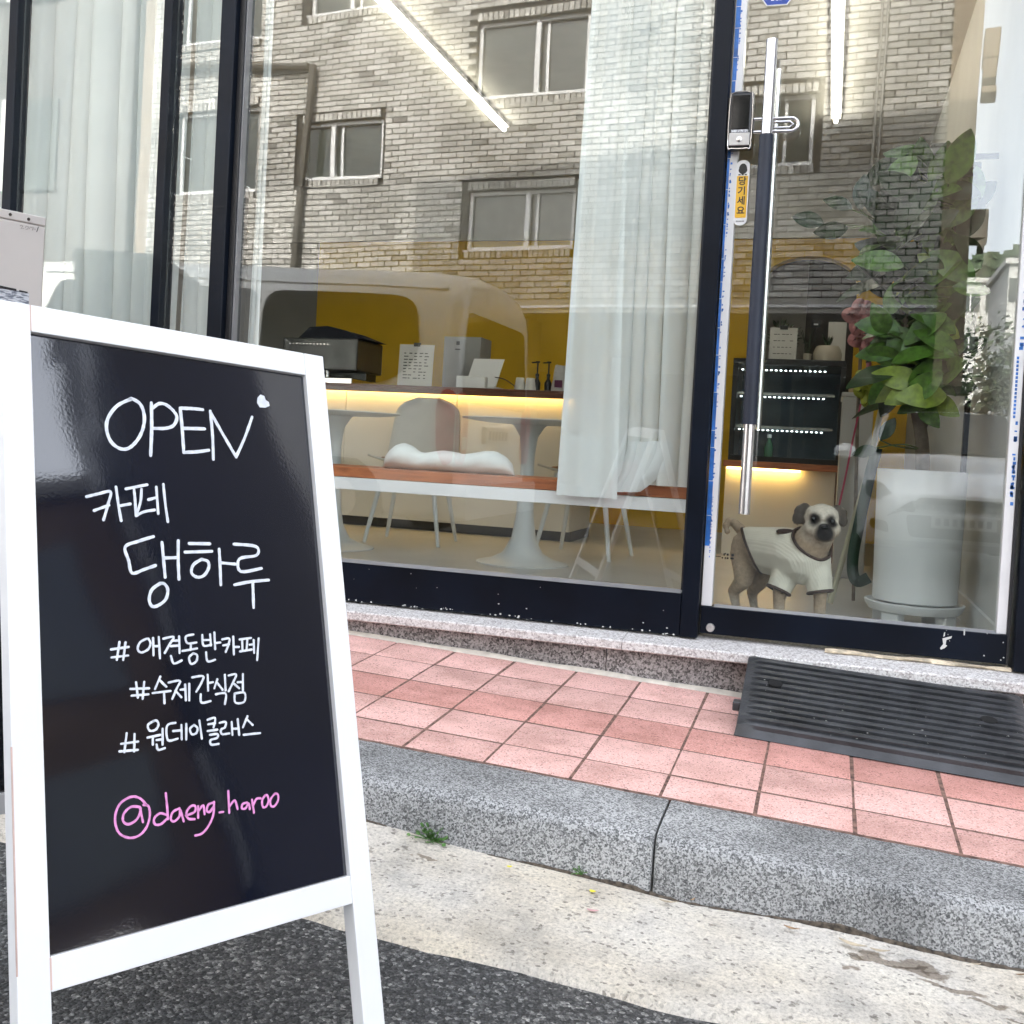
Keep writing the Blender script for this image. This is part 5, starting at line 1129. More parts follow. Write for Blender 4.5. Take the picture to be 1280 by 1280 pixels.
# backing wall with openings
cuts = sorted(set([0, VLEN]+[w_[0] for w_ in wins]+[w_[1] for w_ in wins])); bk = MB()
for i in range(len(cuts)-1):
    s0, s1 = cuts[i], cuts[i+1]; sm = (s0+s1)/2; spans = sorted([(w_[2], w_[3]) for w_ in wins if w_[0] < sm < w_[1]]); z = ZB+.002
    for a, c in spans+[(ZTOPV, ZTOPV)]:
        if a > z: bk.obox(VP_((s0+s1)/2, (z+a)/2, -.11), va, vn, (0,0,1), (s1-s0)/2, .10, (a-z)/2)
        z = c
obj('mortar_wall', bk, M_MORT, villa)
# bricks, course by course; the largest in view are objects of their own
bl, bh, mo = .188, .0545, .0135; box_me = MB().box(-bl/2, bl/2, -.012, .012, -bh/2, bh/2).mesh('brick', bevel=0); half_me = MB().box(-bl/4+.003, bl/4-.003, -.012, .012, -bh/2, bh/2).mesh('brick'); sold_me = MB().box(-bh/2, bh/2, -.012, .012, -bl/4, bl/4).mesh('brick')
for m_ in (box_me, half_me, sold_me): m_.materials.append(M_BRICK)
rest = MB(); allb = []; ends = []; rz_ = math.atan2(va.y, va.x); q = random.Random(77); pitch = bl+mo; course = bh+mo; nrow = int((ZTOPV-ZB)/course)
for r_ in range(nrow):
    z = ZB+mo+bh/2+r_*course; s = -pitch*(.5 if r_ % 2 else 0)+bl/2
    while s < VLEN:
        hit_ = [w_ for w_ in wins if w_[0]-.006 < s+bl/2 and w_[1]+.006 > s-bl/2 and w_[2]-.075 < z+bh/2 and w_[3]+.105 > z-bh/2]
        if s-bl/2 > -.01 and s+bl/2 < VLEN+.01 and not hit_: allb.append((s, z, 0))
        elif hit_:
            for ds in (-bl/4, bl/4):
                if not [w_ for w_ in wins if w_[0]-.006 < s+ds+bl/4 and w_[1]+.006 > s+ds-bl/4 and w_[2]-.075 < z+bh/2 and w_[3]+.105 > z-bh/2] and 0 < s+ds < VLEN: allb.append((s+ds, z, 1))
        if s+bl/2 > .03 and s-bl/2 < -.01: ends.append(((s+bl/2)/2, z, (s+bl/2)/2))
        if s-bl/2 < VLEN-.03 and s+bl/2 > VLEN+.01: ends.append(((s-bl/2+VLEN)/2, z, (VLEN-s+bl/2)/2))
        s += pitch
for w_ in wins:                                  # soldier course above, rowlock below
    s = w_[0]+bh/2
    while s < w_[1]: allb.append((s, w_[3]+.054, 2)); allb.append((s, w_[2]-.052 if False else w_[2]-.052, 2)); s += course
def px_of(s, z):
    p = VP_(s, z, 0); p = Vector((p.x, -p.y, p.z))-EYE; c = p.dot(fwd); return 640+FPX*p.dot(rt)/c, CYP-FPX*p.dot(up)/c
vis = sorted(allb, key=lambda b_: (0 if (948 < px_of(b_[0], b_[1])[0] < 1200 and -5 < px_of(b_[0], b_[1])[1] < 380) else 1, -b_[0]))
single = set(id(b_) for b_ in vis[:300])
for b_ in allb:
    s, z, k = b_; n = .012+q.uniform(-.003,.003)
    if id(b_) in single: piece('brick', (box_me, half_me, sold_me)[k], villa, VP_(s, z, n), (0,0,rz_))
    else:
        hx, hz = ((bl/2, bh/2), (bl/4-.003, bh/2), (bh/2, bl/4))[k]; rest.obox(VP_(s, z, n), va, vn, (0,0,1), hx, .012, hz)
for s, z, h_ in ends: rest.obox(VP_(s, z, .012), va, vn, (0,0,1), h_, .012, bh/2)
o = obj('brickwork', rest, M_BRICK, villa); o['kind'] = 'stuff'
# windows
M_UPVC = mat('window_white', (.66,.66,.66), .4, vary=.03); M_DKGL = mat('dark_pane', (.05,.058,.052), .08, vary=.3, vscale=1.5, spec=.6)
for (s0, s1, z0, z1, mul) in wins:
    wn = bpy.data.objects.new('window', None); COL.objects.link(wn); wn.parent = villa; f = .045
    def wb(nm, a, c, d, e, n0, n1, mt): obj(nm, MB().obox(VP_((a+c)/2, (d+e)/2, (n0+n1)/2), va, vn, (0,0,1), (c-a)/2, (n1-n0)/2, (e-d)/2), mt, wn)
    wb('frame', s0, s1, z1-f, z1, -.12, -.05, M_UPVC); wb('frame', s0, s1, z0, z0+f, -.12, -.05, M_UPVC); wb('frame', s0, s0+f, z0+f, z1-f, -.12, -.05, M_UPVC); wb('frame', s1-f, s1, z0+f, z1-f, -.12, -.05, M_UPVC)
    sm = s0+(s1-s0)*mul; wb('mullion', sm-.03, sm+.03, z0+f, z1-f, -.10, -.045, M_UPVC); wb('mullion', sm+.10, sm+.135, z0+f, z1-f, -.12, -.08, M_UPVC)
    wb('pane', s0+f, sm-.03, z0+f, z1-f, -.10, -.09, M_DKGL); wb('pane', sm+.03, s1-f, z0+f, z1-f, -.115, -.105, M_DKGL)
    wb('reveal', s0-.001, s0, z0, z1, -.2, 0, M_MORT); wb('sill', s0-.02, s1+.02, z0-.018, z0-.002, -.06, .03, M_UPVC)
    wb('room_dark', s0, s1, z0, z1, -.26, -.24, M_BLACKP)
# soffit, edge beam, columns and rear wall of the open parking storey
M_SOFF = mat('soffit', (.28,.27,.25), .8, vary=.1, vscale=2); M_STUC = mat('brown_stucco', (.25,.195,.14), .9, vary=.08, vscale=3, bump=.2)
def vb(nm, s0, s1, n0, n1, z0, z1, mt, bv=0): return obj(nm, MB().obox(VP_((s0+s1)/2, (z0+z1)/2, (n0+n1)/2), va, vn, (0,0,1), (s1-s0)/2, (n1-n0)/2, (z1-z0)/2), mt, villa, bv)
vb('edge_beam', 0, VLEN, -.25, .03, ZB-.16, ZB, M_SOFF); vb('edge_trim', 0, VLEN, .031, .045, ZB-.10, ZB-.07, M_UPVC); vb('soffit', 0, VLEN, -9, -.251, ZB-.10, ZB, M_SOFF); vb('rear_wall', 0, VLEN, -9.2, -9.0, -.4, ZB-.101, mat('parking_wall', (.16,.15,.14), .9, vary=.15, vscale=1.5)); vb('end_wall', -.2, -.001, -9, 0, -.4, ZTOPV, M_STUC); vb('roof_slab', -.2, VLEN, -9, -.22, ZTOPV, ZTOPV+.2, M_SOFF)
for s, n in ((1.2,-.6),(5.4,-.6),(5.4,-5.4),(VLEN-.36,-5.4)): vb('column', s-.22, s+.22, n-.22, n+.22, -.4, ZB-.161, mat('column_grey', (.24,.225,.20), .85, vary=.1))
# stucco flank of the villa with boxes and a drain spout
s_e = VLEN; vb('stucco_pier', s_e+.001, s_e+.27, -9, .05, ZB-.9, ZTOPV, M_STUC); None
def sidebox(px0, py0, px1, py1, nm):
    a, c = wallpt(px0, (py0+py1)/2)[0], wallpt(px1, (py0+py1)/2)[0]; z1, z0 = wallpt((px0+px1)/2, py0)[1], wallpt((px0+px1)/2, py1)[1]; return vb(nm, max(a, s_e+.272), max(c, s_e+.3), -.35, -.02, z0, z1, M_STUC, .01)
sidebox(1230, 33, 1251, 70, 'wall_box'); sidebox(1230, 70.5, 1248, 95, 'wall_box'); sidebox(1228, 104, 1248, 113, 'drain_spout'); sidebox(1195, 262, 1236, 300, 'wall_box'); sidebox(1222, 300.5, 1231, 310, 'drain_spout')
# downpipe with a bend, standing off the wall; cable run at the right
M_PIPE = mat('pipe_dark', (.07,.062,.05), .6, vary=.2, vscale=5); M_CABLE = mat('cable_grey', (.30,.29,.27), .6, vary=.05)
def wline(pts, r_, mt, nm, off): obj(nm, MB().tube([VP_(*wallpt(x, y), off) for x, y in pts], r_, 8), mt, villa, smooth=True)
wline([(215,88),(300,86),(392,86)], .05, M_PIPE, 'downpipe', .10); wline([(397,84),(396,100),(386,200),(372,330),(366,385)], .05, M_PIPE, 'downpipe', .10)
wline([(1104,-20),(1100,60),(1092,190),(1084,300),(1078,378)], .014, M_CABLE, 'cable', .05); wline([(1112,-20),(1107,60),(1099,190),(1091,300),(1085,378)], .014, M_CABLE, 'cable', .05)

nl = thing('sky_blocker_building', (-14, -12, 0), 'added dark grey building left of the brick villa, hiding sky from the left panes', 'building')  # unseen building, added to keep sky reflection off the left panes
obj('wall', MB().box(-22,-9.5,-17,-8.9,-.3,9.5), mat('blocker_grey', (.11,.105,.10), .9, vary=.1, vscale=1.2), nl); obj('roof', MB().box(-22.2,-9.45,-17.2,-8.7,9.502,9.8), M_SOFF, nl)
for f in range(3):
    for i in range(3): x = -20.5+4*i; w_ = obj('window', MB().box(x,x+1.8,-8.899,-8.86,1.6+2.7*f,2.9+2.7*f), M_DKGL, nl); obj('frame', MB().box(x+.85,x+.93,-8.859,-8.83,1.6+2.7*f,2.9+2.7*f), M_UPVC, w_)
# ---------------------------------------------------------------- van parked behind the photographer
SL = -.036
van = thing('parked_van', (-4.5, -4.3, z_road(-4.5,-4.3)), 'cream white passenger van parked across the narrow street, seen in the window', 'van')
M_VAN = mat('van_white', (.84,.83,.79), .28, vary=.02, coat=.6); M_VGL = mat('van_glass', (.006,.007,.007), .05, vary=0, spec=.5); M_TYRE = mat('tyre', (.02,.02,.02), .8, vary=.1); M_LRED = mat('lamp_red', (.60,.015,.03), .12, vary=.1, coat=.6); M_CHROME = mat('chrome', (.8,.8,.8), .1, 1.0, vary=0)
VX, VY = -2.46, -3.42                                             # rear corner line, near side
def vz(x): return z_road(-3.5,-4.3)+SL*(x+3.5)
CS = [(.10,.24),(.03,.30),(0,.55),(.0,.95),(.012,1.08),(.06,1.56),(.10,1.80),(.17,1.92),(.30,1.99),(.60,2.03),(.90,2.04)]
CS = CS+[(1.8-y, z) for y, z in reversed(CS[:-1])]
def vring(x, ins, zs): c = .9; return [Vector((x, VY-(c+(y-c)*(1-ins)), vz(x)+.24+(z-.24)*zs)) for y, z in CS]
rr_ = [vring(VX-.0-.02, .10, .86), vring(VX-.015, .045, .945), vring(VX-.045, .015, .975), vring(VX-.12, .0, .99), vring(VX-.35, 0, 1.0), vring(VX-1.5, 0, 1.0), vring(VX-3.0, 0, 1.0), vring(VX-3.9, .01, .97), vring(VX-4.4, .03, .72), vring(VX-4.8, .08, .55)]
obj('body', MB().rings(rr_), M_VAN, van, smooth=True, ang=R(50))
def side_y(z):
    for (y0, z0), (y1, z1) in zip(CS[:10], CS[1:11]):
        if z0 <= z <= z1: return y0+(y1-y0)*(z-z0)/(z1-z0)
    return 0
def vpanel(nm, pts, mt, off, th=.006):
    f = lambda a, b, d: Vector((VX-a, VY-side_y(b)+d, vz(VX-a)+b)); m = MB(); n = len(pts)
    m.rings([[f(a, b, off-.02) for a, b in pts], [f(a, b, off) for a, b in pts]]); return obj(nm, m, mt, van)
def rounded(pts, r_=.06, k=4):
    out = []; n = len(pts)
    for i in range(n):
        a, b, c = Vector((*pts[i-1],0)), Vector((*pts[i],0)), Vector((*pts[(i+1) % n],0)); d1 = (a-b); d2_ = (c-b); r1 = min(r_, d1.length*.45, d2_.length*.45); p0, p2 = b+d1.normalized()*r1, b+d2_.normalized()*r1
        for j in range(k+1): t = j/k; p = p0*(1-t)**2+b*2*t*(1-t)+p2*t*t; out.append((p.x, p.y))
    return out
vpanel('side_window', rounded([(.36,1.79),(.30,1.36),(.52,1.16),(1.55,1.10),(1.58,1.79)], .16), M_VGL, .012); vpanel('side_window', rounded([(1.64,1.79),(1.62,1.10),(2.75,1.08),(2.78,1.79)], .08), M_VGL, .012); vpanel('side_window', rounded([(2.84,1.79),(2.82,1.08),(3.7,1.08),(3.4,1.79)], .08), M_VGL, .012)
vpanel('rub_strip', [(.1,.62),(4.3,.62),(4.3,.68),(.1,.68)], M_VAN, .014); vpanel('gutter_rail', [(.15,1.855),(3.6,1.855),(3.6,1.870),(.15,1.870)], M_VAN, .012)
for x in (1.15, 1.6, 2.8): vpanel('door_seam', [(x,.45),(x+.008,.45),(x+.008,1.72),(x,1.72)], M_GASK, .004) if x != 1.15 else None
vpanel('door_handle', rounded([(1.70,.98),(1.90,.98),(1.90,1.03),(1.70,1.03)], .02), M_VAN, .03)
rx = VX+.004
def vrear(nm, pts, mt, off): obj(nm, MB().prism(pts, lambda a, b, d: Vector((rx+d-.05*max(0,(b-1.0)), VY-a, vz(VX)+b)), -.03, off), mt, van)
vrear('rear_window', rounded([(.22,1.78),(.16,1.08),(1.64,1.08),(1.58,1.78)], .10), M_VGL, .012); vrear('tail_lamp', rounded([(.045,1.10),(.05,.72),(.10,.62),(.17,.70),(.185,1.02),(.14,1.16)], .05), M_LRED, .022); vrear('tail_lamp', rounded([(1.755,1.10),(1.75,.72),(1.70,.62),(1.63,.70),(1.615,1.02),(1.66,1.16)], .05), M_LRED, .022); vpanel('tail_lamp', rounded([(.01,1.14),(.012,.66),(.07,.62),(.13,.74),(.15,1.04),(.10,1.16)], .05), M_LRED, .010); vrear('licence_plate', [(.63,.80),(1.17,.80),(1.17,.93),(.63,.93)], mat('plate_white', (.6,.6,.58), .5, vary=.05), .015)
for i in range(6): vrear('plate_mark', [(.68+i*.08,.83),(.73+i*.08,.83),(.73+i*.08,.90),(.68+i*.08,.90)], M_INK, .017)
vrear('rear_bumper', rounded([(.02,.26),(1.78,.26),(1.78,.50),(.02,.50)], .05), M_VAN, .09); vrear('lamp_lens', rounded([(.07,.84),(.075,.74),(.15,.76),(.155,.84)], .02), MATS['plate_white'], .026)
for ax_ in (.85, 3.75):
    for yy in (VY-.02, VY-1.78):
        x = VX-ax_; cz = vz(x)+.33; ring_ = lambda r_, dy: [(x+r_*math.cos(2*math.pi*j/28), yy+dy, cz+r_*math.sin(2*math.pi*j/28)) for j in range(28)]
        wh = bpy.data.objects.new('wheel', None); COL.objects.link(wh); wh.parent = van
        obj('tyre', MB().rings([ring_(.20,.02),(ring_(.31,.025)),(ring_(.335,-.01)),(ring_(.335,-.17)),ring_(.31,-.20)]), M_TYRE, wh, smooth=True, ang=R(40)); obj('rim', MB().rings([ring_(.02,.026),ring_(.12,.022),ring_(.20,.012),ring_(.20,-.02)]), M_STEEL, wh, smooth=True)

# ---------------------------------------------------------------- white hatchback under the villa
def zs(y): return z_road(1.1, -7.2)
SXC = .5*(mir(1098,640,9.5).x+mir(1310,640,9.5).x)+.02; SY = -6.3; sz = .115-.043*1.1+.02
car = thing('white_hatchback', (SXC, SY-2, sz), 'white hatchback facing out of the open parking, seen in the door glass', 'car')
HW = .86
SECT = [(0,.42,.55,.60),(.03,.62,.40,.70),(.10,.76,.30,.74),(.35,.83,.22,.82),(.8,.86,.20,.92),(1.10,.86,.20,.985),(1.25,.86,.20,1.02)]
def cring(y, hw, zb, zt_, top=None, th=None):
    tw = top if top else hw*.86; zz = th if th else zt_
    pts = [(-hw*.9,zb),(-hw,zb+.1),(-hw,zb+(zt_-zb)*.6),(-hw*.97,zt_-.05),(-tw,zz-.015),(-tw*.55,zz+.01),(0,zz+.018)]
    pts = pts+[(-a, b) for a, b in reversed(pts[:-1])]; return [Vector((SXC+a, SY-y, sz+b)) for a, b in pts]
M_CAR = mat('car_white', (.86,.87,.88), .2, vary=.01, coat=.5)
obj('body', MB().rings([cring(*s_) for s_ in SECT]+[cring(1.3,.86,.2,1.02,.72,1.04), cring(2.0,.86,.2,1.05,.58,1.50), cring(2.5,.86,.2,1.05,.58,1.53), cring(3.4,.85,.2,1.05,.56,1.47), cring(4.0,.82,.25,1.0,.6,1.05)]), M_CAR, car, smooth=True, ang=R(35))
ws = MB(); c0, c1 = 1.36, 1.97
def wsp(u, v): t = v; hw = .68+(.545-.68)*t; y = c0+(c1-c0)*t; z = 1.06+(1.475-1.06)*t; return (SXC+(u-.5)*2*hw, SY-y+.035, sz+z+.035-.02*(2*u-1)**2)
ws.grid(wsp, 8, 6); obj('windscreen', ws, mat('car_glass', (.02,.022,.022), .04, vary=0, spec=.6), car, smooth=True)
def cfront(nm, pts, mt, y, d): return obj(nm, MB().prism(pts, lambda a, b, e: Vector((SXC+a, SY+e, sz+b)), y-.06, y+d), mt, car)
M_GRL = mat('grille', (.03,.03,.03), .5, vary=.1)
cfront('upper_grille', rounded([(-.40,.63),(.40,.63),(.36,.685),(-.36,.685)], .03), M_GRL, -.01, .035); cfront('lower_grille', rounded([(-.42,.34),(.42,.34),(.46,.53),(-.46,.53)], .04), M_GRL, -.01, .03); cfront('licence_plate', [(-.26,.43),(.26,.43),(.26,.54),(-.26,.54)], MATS['plate_white'], .0, .035)
for i in range(7): cfront('plate_mark', [(-.23+i*.068,.455),(-.19+i*.068,.455),(-.19+i*.068,.515),(-.23+i*.068,.515)], M_INK, .0, .038)
M_LENS = mat('lamp_lens', (.45,.48,.5), .08, .4, vary=.2, vscale=12, coat=.5)
for s_ in (-1, 1):
    cfront('headlight', rounded([(s_*.50,.62),(s_*.78,.66),(s_*.80,.82),(s_*.66,.80)], .06), M_LENS, -.13, .075); cfront('fog_lamp', rounded([(s_*.58,.36),(s_*.74,.40),(s_*.74,.48),(s_*.60,.46)], .03), M_GRL, -.08, .06)
    mm = MB().lathe((SXC+s_*.97, SY-1.45, sz+1.0), [(.02,0),(.09,.03),(.11,.08),(.09,.13),(.02,.16)], 14); obj('wing_mirror', mm, M_CAR, car, smooth=True); obj('mirror_arm', MB().tube([(SXC+s_*.84, SY-1.45, sz+1.05),(SXC+s_*.95, SY-1.45, sz+1.06)], .02, 8), M_BLACKP, car)
    obj('roof_rail', MB().tube([(SXC+s_*.54, SY-1.98, sz+1.515),(SXC+s_*.55, SY-2.1, sz+1.56),(SXC+s_*.55, SY-3.2, sz+1.55)], .015, 6), M_STEEL, car)
    for y in (.75, 3.35):
        ring_ = lambda r_, dx: [(SXC+s_*(.86+dx), SY-y+r_*math.cos(2*math.pi*j/24), sz+.30+r_*math.sin(2*math.pi*j/24)) for j in range(24)]
        obj('wheel', MB().rings([ring_(.20,.005),ring_(.29,.01),ring_(.31,-.02),ring_(.31,-.18)]), M_TYRE, car, smooth=True, ang=R(40))
obj('aerial', MB().tube([(SXC+.0, SY-2.05, sz+1.51),(SXC+.0, SY-2.12, sz+1.68)], .006, 6), M_BLACKP, car)

# ---------------------------------------------------------------- beyond the villa: white houses, trees, hill
M_HW = mat('house_white', (.68,.68,.66), .8, vary=.05); M_HG = mat('house_grey', (.46,.46,.44), .85, vary=.06)
def house(px0, py0, px1, D, floors, mt, label, py1=None, depth=7.0):
    a, c = mir(px0, py0, D), mir(px1, py0, D); zt_ = a.z
    t = thing('apartment_house', ((a.x+c.x)/2, a.y-depth/2, 0), label, 'building', 'houses beyond the villa'); obj('wall', MB().box(a.x, c.x, a.y-depth, a.y, -1, zt_), mt, t); obj('roof', MB().box(a.x-.2, c.x+.2, a.y-depth-.2, a.y+.2, zt_+.002, zt_+.28), mt, t)
    wd = c.x-a.x; n = max(2, int(wd/2.6))
    for f in range(floors):
        for i in range(n):
            x = a.x+wd*(i+.5)/n; z = zt_-1.9-2.9*f; w_ = obj('window', MB().box(x-.6, x+.6, a.y+.001, a.y+.05, z, z+1.2), M_DKGL, t); obj('frame', MB().box(x-.04, x+.04, a.y+.051, a.y+.08, z, z+1.2), M_UPVC, w_)
    return t
house(1182, 462, 1215, 46, 3, M_HW, 'white three-storey house at the lower right of the reflected street'); house(1198, 352, 1262, 75, 6, M_HG, 'pale grey apartment block behind the white house'); house(1205, 482, 1248, 38, 2, M_HW, 'low white house in front of the grey apartment block'); house(1262, 330, 1330, 60, 6, M_HG, 'grey apartment block at the right edge of the reflection')
house(1290, 420, 1500, 30, 4, M_HW, 'white corner house down the street out to the right')
M_FOL = mat('far_foliage', (.06,.085,.045), .8, vary=.4, vscale=3); M_BARK = mat('bark', (.12,.09,.065), .9, vary=.3, vscale=20, bump=.4, bscale=40)
hill = MB(); q = random.Random(2)
for px in range(1150, 1700, 12):
    c = mir(px, 330-22*math.sin((px-1150)/70)+q.uniform(-5,5), 190)
    for k in range(70):
        an = q.uniform(0,6.28); r_ = q.uniform(0,4.0); p = Vector((c.x+r_*math.cos(an), c.y+q.uniform(-4,4), c.z-2-abs(q.gauss(0,7)))); s_ = q.uniform(.6,1.5); n_ = Vector((q.uniform(-1,1), 1, q.uniform(-.3,1))).normalized(); u_ = n_.orthogonal().normalized(); v_ = n_.cross(u_); hill.add([p+u_*s_, p+v_*s_, p-u_*s_, p-v_*s_], [(0,1,2,3)])
tag(obj('wooded_hill', hill, M_FOL), 'wooded hillside in the distance', kind='stuff')
hb = MB(); hb.grid(lambda u, v: (mir(1100+700*u, 360, 200).x, mir(1150,360,200).y-30*v, -2+(mir(1150,350,200).z-1)*math.sin(v*1.57)*(.9+.1*math.sin(u*9))), 30, 8); tag(obj('hillside', hb, mat('hill_green', (.05,.065,.04), .9, vary=.3, vscale=.2), smooth=True), 'far wooded slope', kind='structure')
def tree(px, pyt, pyb, D, rad, n, seed, label):
    c = mir(px, pyt, D); b_ = mir(px, pyb, D); t = thing('street_tree', (b_.x, b_.y, b_.z), label, 'tree', 'trees beyond the villa'); q = random.Random(seed); z0, z1 = min(b_.z, .2), c.z; br = MB(); lf = MB()
    top = Vector((b_.x+.2, b_.y, z0+(z1-z0)*.75)); br.tube([Vector((b_.x,b_.y,z0)), Vector((b_.x+.08,b_.y,z0+(z1-z0)*.4)), top], [.14,.10,.04], 8)
    tips = []
    for i in range(9):
        s_ = Vector((b_.x+.06, b_.y, z0+(z1-z0)*q.uniform(.35,.72))); e_ = s_+Vector((q.uniform(-1,1)*rad, q.uniform(-1,1)*rad, q.uniform(.1,.9)*rad)); br.tube([s_, s_.lerp(e_,.5)+Vector((0,0,.1)), e_], [.05,.03,.012], 6); tips.append(e_)
    for i in range(n):
        p = q.choice(tips)+Vector((q.gauss(0,.28),q.gauss(0,.28),q.gauss(0,.16)))*rad; s_ = q.uniform(.05,.12); n_ = Vector((q.uniform(-1,1),q.uniform(-1,1),q.uniform(0,1.4))).normalized(); u_ = n_.orthogonal().normalized(); v_ = n_.cross(u_); lf.add([p+u_*s_, p+v_*s_*.6, p-u_*s_, p-v_*s_*.6], [(0,1,2,3)])
    obj('trunk', br, M_BARK, t, smooth=True); obj('crown', lf, M_FOL, t)
tree(1190, 462, 560, 22, 1.3, 1500, 5, 'small pine-like tree behind the reflected white car'); tree(1238, 440, 560, 26, 1.2, 260, 6, 'nearly bare tree right of the pine in the reflection'); tree(1330, 380, 560, 30, 2.4, 1600, 9, 'leafy street tree further down to the right')
# ================================================================ PLANTER WITH RUBBER PLANT
PC = Vector((.318, .74, ZF))
plant = thing('rubber_plant', (PC.x, PC.y, ZF), 'tall rubber plant in a white cylindrical planter beside the door', 'plant')
M_PLW = mat('planter_white', (.88,.89,.88), .45, vary=.03, vscale=4)
obj('planter', MB().lathe((PC.x,PC.y,0), [(.136,.533),(.142,.537),(.151,.985),(.152,.999),(.145,1.0),(.143,.98),(.143,.95),(.01,.95)], 40), M_PLW, plant, smooth=True, ang=R(40))
obj('soil', MB().lathe((PC.x,PC.y,0), [(.142,.951),(.142,.965),(.06,.972),(.01,.972)], 24), M_DIRT, plant, smooth=True)
obj('saucer', MB().lathe((PC.x,PC.y,0), [(.138,.497),(.154,.499),(.165,.515),(.170,.530),(.163,.532),(.157,.522),(.01,.520)], 40), M_PLW, plant, smooth=True, ang=R(40))
for k in range(4):
    a = R(45+90*k+8); c = PC+Vector((math.cos(a)*.124, math.sin(a)*.124, 0)); obj('saucer_foot', MB().obox((c.x,c.y,ZF+.029), (math.cos(a),math.sin(a),0), (-math.sin(a),math.cos(a),0), (0,0,1), .022, .034, .028), M_PLW, plant, .006, 2)
M_TRK = mat('trunk_brown', (.20,.155,.11), .85, vary=.25, vscale=30, bump=.4, bscale=70)
def tp(px, py, Y): return at(px, py, Y)
main = spline([(PC.x+.005,PC.y,.96), tp(1152,548,.74), tp(1143,500,.73), tp(1138,450,.72), tp(1131,405,.70), tp(1124,350,.72), tp(1118,290,.76)], 4); br2 = spline([tp(1150,538,.74), tp(1165,510,.78), tp(1183,480,.80), tp(1192,420,.78), tp(1196,350,.76), tp(1190,270,.78)], 4); br3 = spline([tp(1140,470,.73), tp(1150,430,.82), tp(1160,370,.9), tp(1155,300,.95)], 4)
obj('trunk', MB().tube(main, [.026-.018*i/(len(main)-1) for i in range(len(main))], 10), M_TRK, plant, smooth=True); obj('branch', MB().tube(br2, [.017-.011*i/(len(br2)-1) for i in range(len(br2))], 8), M_TRK, plant, smooth=True); obj('branch', MB().tube(br3, [.012-.007*i/(len(br3)-1) for i in range(len(br3))], 8), M_TRK, plant, smooth=True)
def leaf_mesh(bend, cup, mt):
    m = MB()
    def fn(u, v):
        wd = .27*math.sin(math.pi*min(1, max(0, v*.98+.01))**.92)**.80; s = (u-.5)*2
        return (s*wd, v, -bend*v*v+cup*abs(s)*wd)
    m.grid(fn, 6, 10); me = m.mesh('leaf', smooth=True, ang=R(180)); me.materials.append(mt); return me
M_LF = [mat('leaf_dark', (.012,.036,.008), .36, vary=.3, vscale=6), mat('leaf_mid', (.075,.17,.018), .36, vary=.35, vscale=6), mat('leaf_lime', (.22,.30,.03), .38, vary=.25, vscale=6)]  # leaf greens; darkest also paints the shaded top, paler ones the lit lower leaves
LM = [[leaf_mesh(b, c, m_) for b, c in ((.18,.15),(.35,.1),(.05,.22))] for m_ in M_LF]
pet = MB()
def petiole(c, d):
    b_ = min(main+br2+br3, key=lambda p: (p-c).length+.6*max(0, p.z-c.z)); pet.tube(spline([b_, b_.lerp(c,.55)-d*.02+Vector((0,0,.01)), c], 3), .0028, 5)
def put_leaf(px, py, Y, L_, ang, tilt, kind, var, yawj=0.0):
    """base of the leaf at a pixel, pointing ang degrees on the picture (0 right, 90 up), tilted towards the glass"""
    c = at(px, py, Y); d = Vector((math.cos(R(ang)), 0, math.sin(R(ang)))); n_ = Vector((0,-1,0)); d = (d*math.cos(R(tilt))+Vector((0,-1,0))*math.sin(R(tilt))).normalized(); n_ = (n_-d*n_.dot(d)).normalized(); x_ = d.cross(n_)
    if yawj: rq = Matrix.Rotation(R(yawj), 3, d); n_ = rq @ n_; x_ = rq @ x_
    rot = Matrix((x_, d, n_)).transposed().to_euler(); o = piece('leaf', LM[kind][var], plant, c, rot, (L_,)*3); petiole(c, d); return o
for a in ((1134,392,.66,.145,92,10,2,2,0),(1128,412,.66,.16,172,15,1,0,20),(1128,440,.66,.15,178,10,1,1,25),(1130,450,.64,.13,168,0,1,0,-20),(1140,430,.64,.17,48,12,1,0,30),(1150,430,.66,.16,20,10,1,0,-25),(1196,420,.66,.17,80,5,1,0,35),(1190,400,.66,.16,118,8,1,1,30),(1160,400,.64,.15,60,10,1,0,-30),(1185,345,.68,.15,100,0,0,0,20),(1175,330,.70,.12,25,10,0,2,40),
          (1075,262,.75,.13,85,5,0,0,0),(1065,262,.75,.11,150,5,0,1,20),(1120,262,.72,.14,110,10,0,0,25),(1060,285,.72,.12,190,0,0,1,-20),(1030,280,.78,.12,165,0,0,2,10),(1200,300,.70,.17,70,10,0,0,0),(1190,280,.72,.17,95,5,0,0,20),(1205,260,.72,.14,40,5,0,1,10),(1170,285,.74,.16,115,5,0,0,-20),(1150,280,.74,.15,60,0,0,0,15),(1190,330,.72,.18,250,0,0,0,10),(1200,360,.74,.18,220,0,0,1,0),
          (1120,320,.72,.15,160,5,0,0,10),(1105,330,.70,.13,200,5,0,1,0),(1150,500,.60,.12,-60,30,1,0,20),(1160,495,.60,.13,-35,35,2,0,0),(1118,470,.66,.13,230,10,1,0,15),(1120,480,.66,.12,250,10,0,1,0),(1150,460,.66,.16,5,10,0,0,0),(1165,470,.66,.15,-20,10,0,1,20),(1180,450,.70,.16,30,0,0,0,0),(1175,430,.74,.16,300,0,0,0,0),(1100,550,.62,.09,60,10,0,0,0),(1095,560,.60,.08,200,10,0,1,0)):
    put_leaf(*a)
q = random.Random(19)
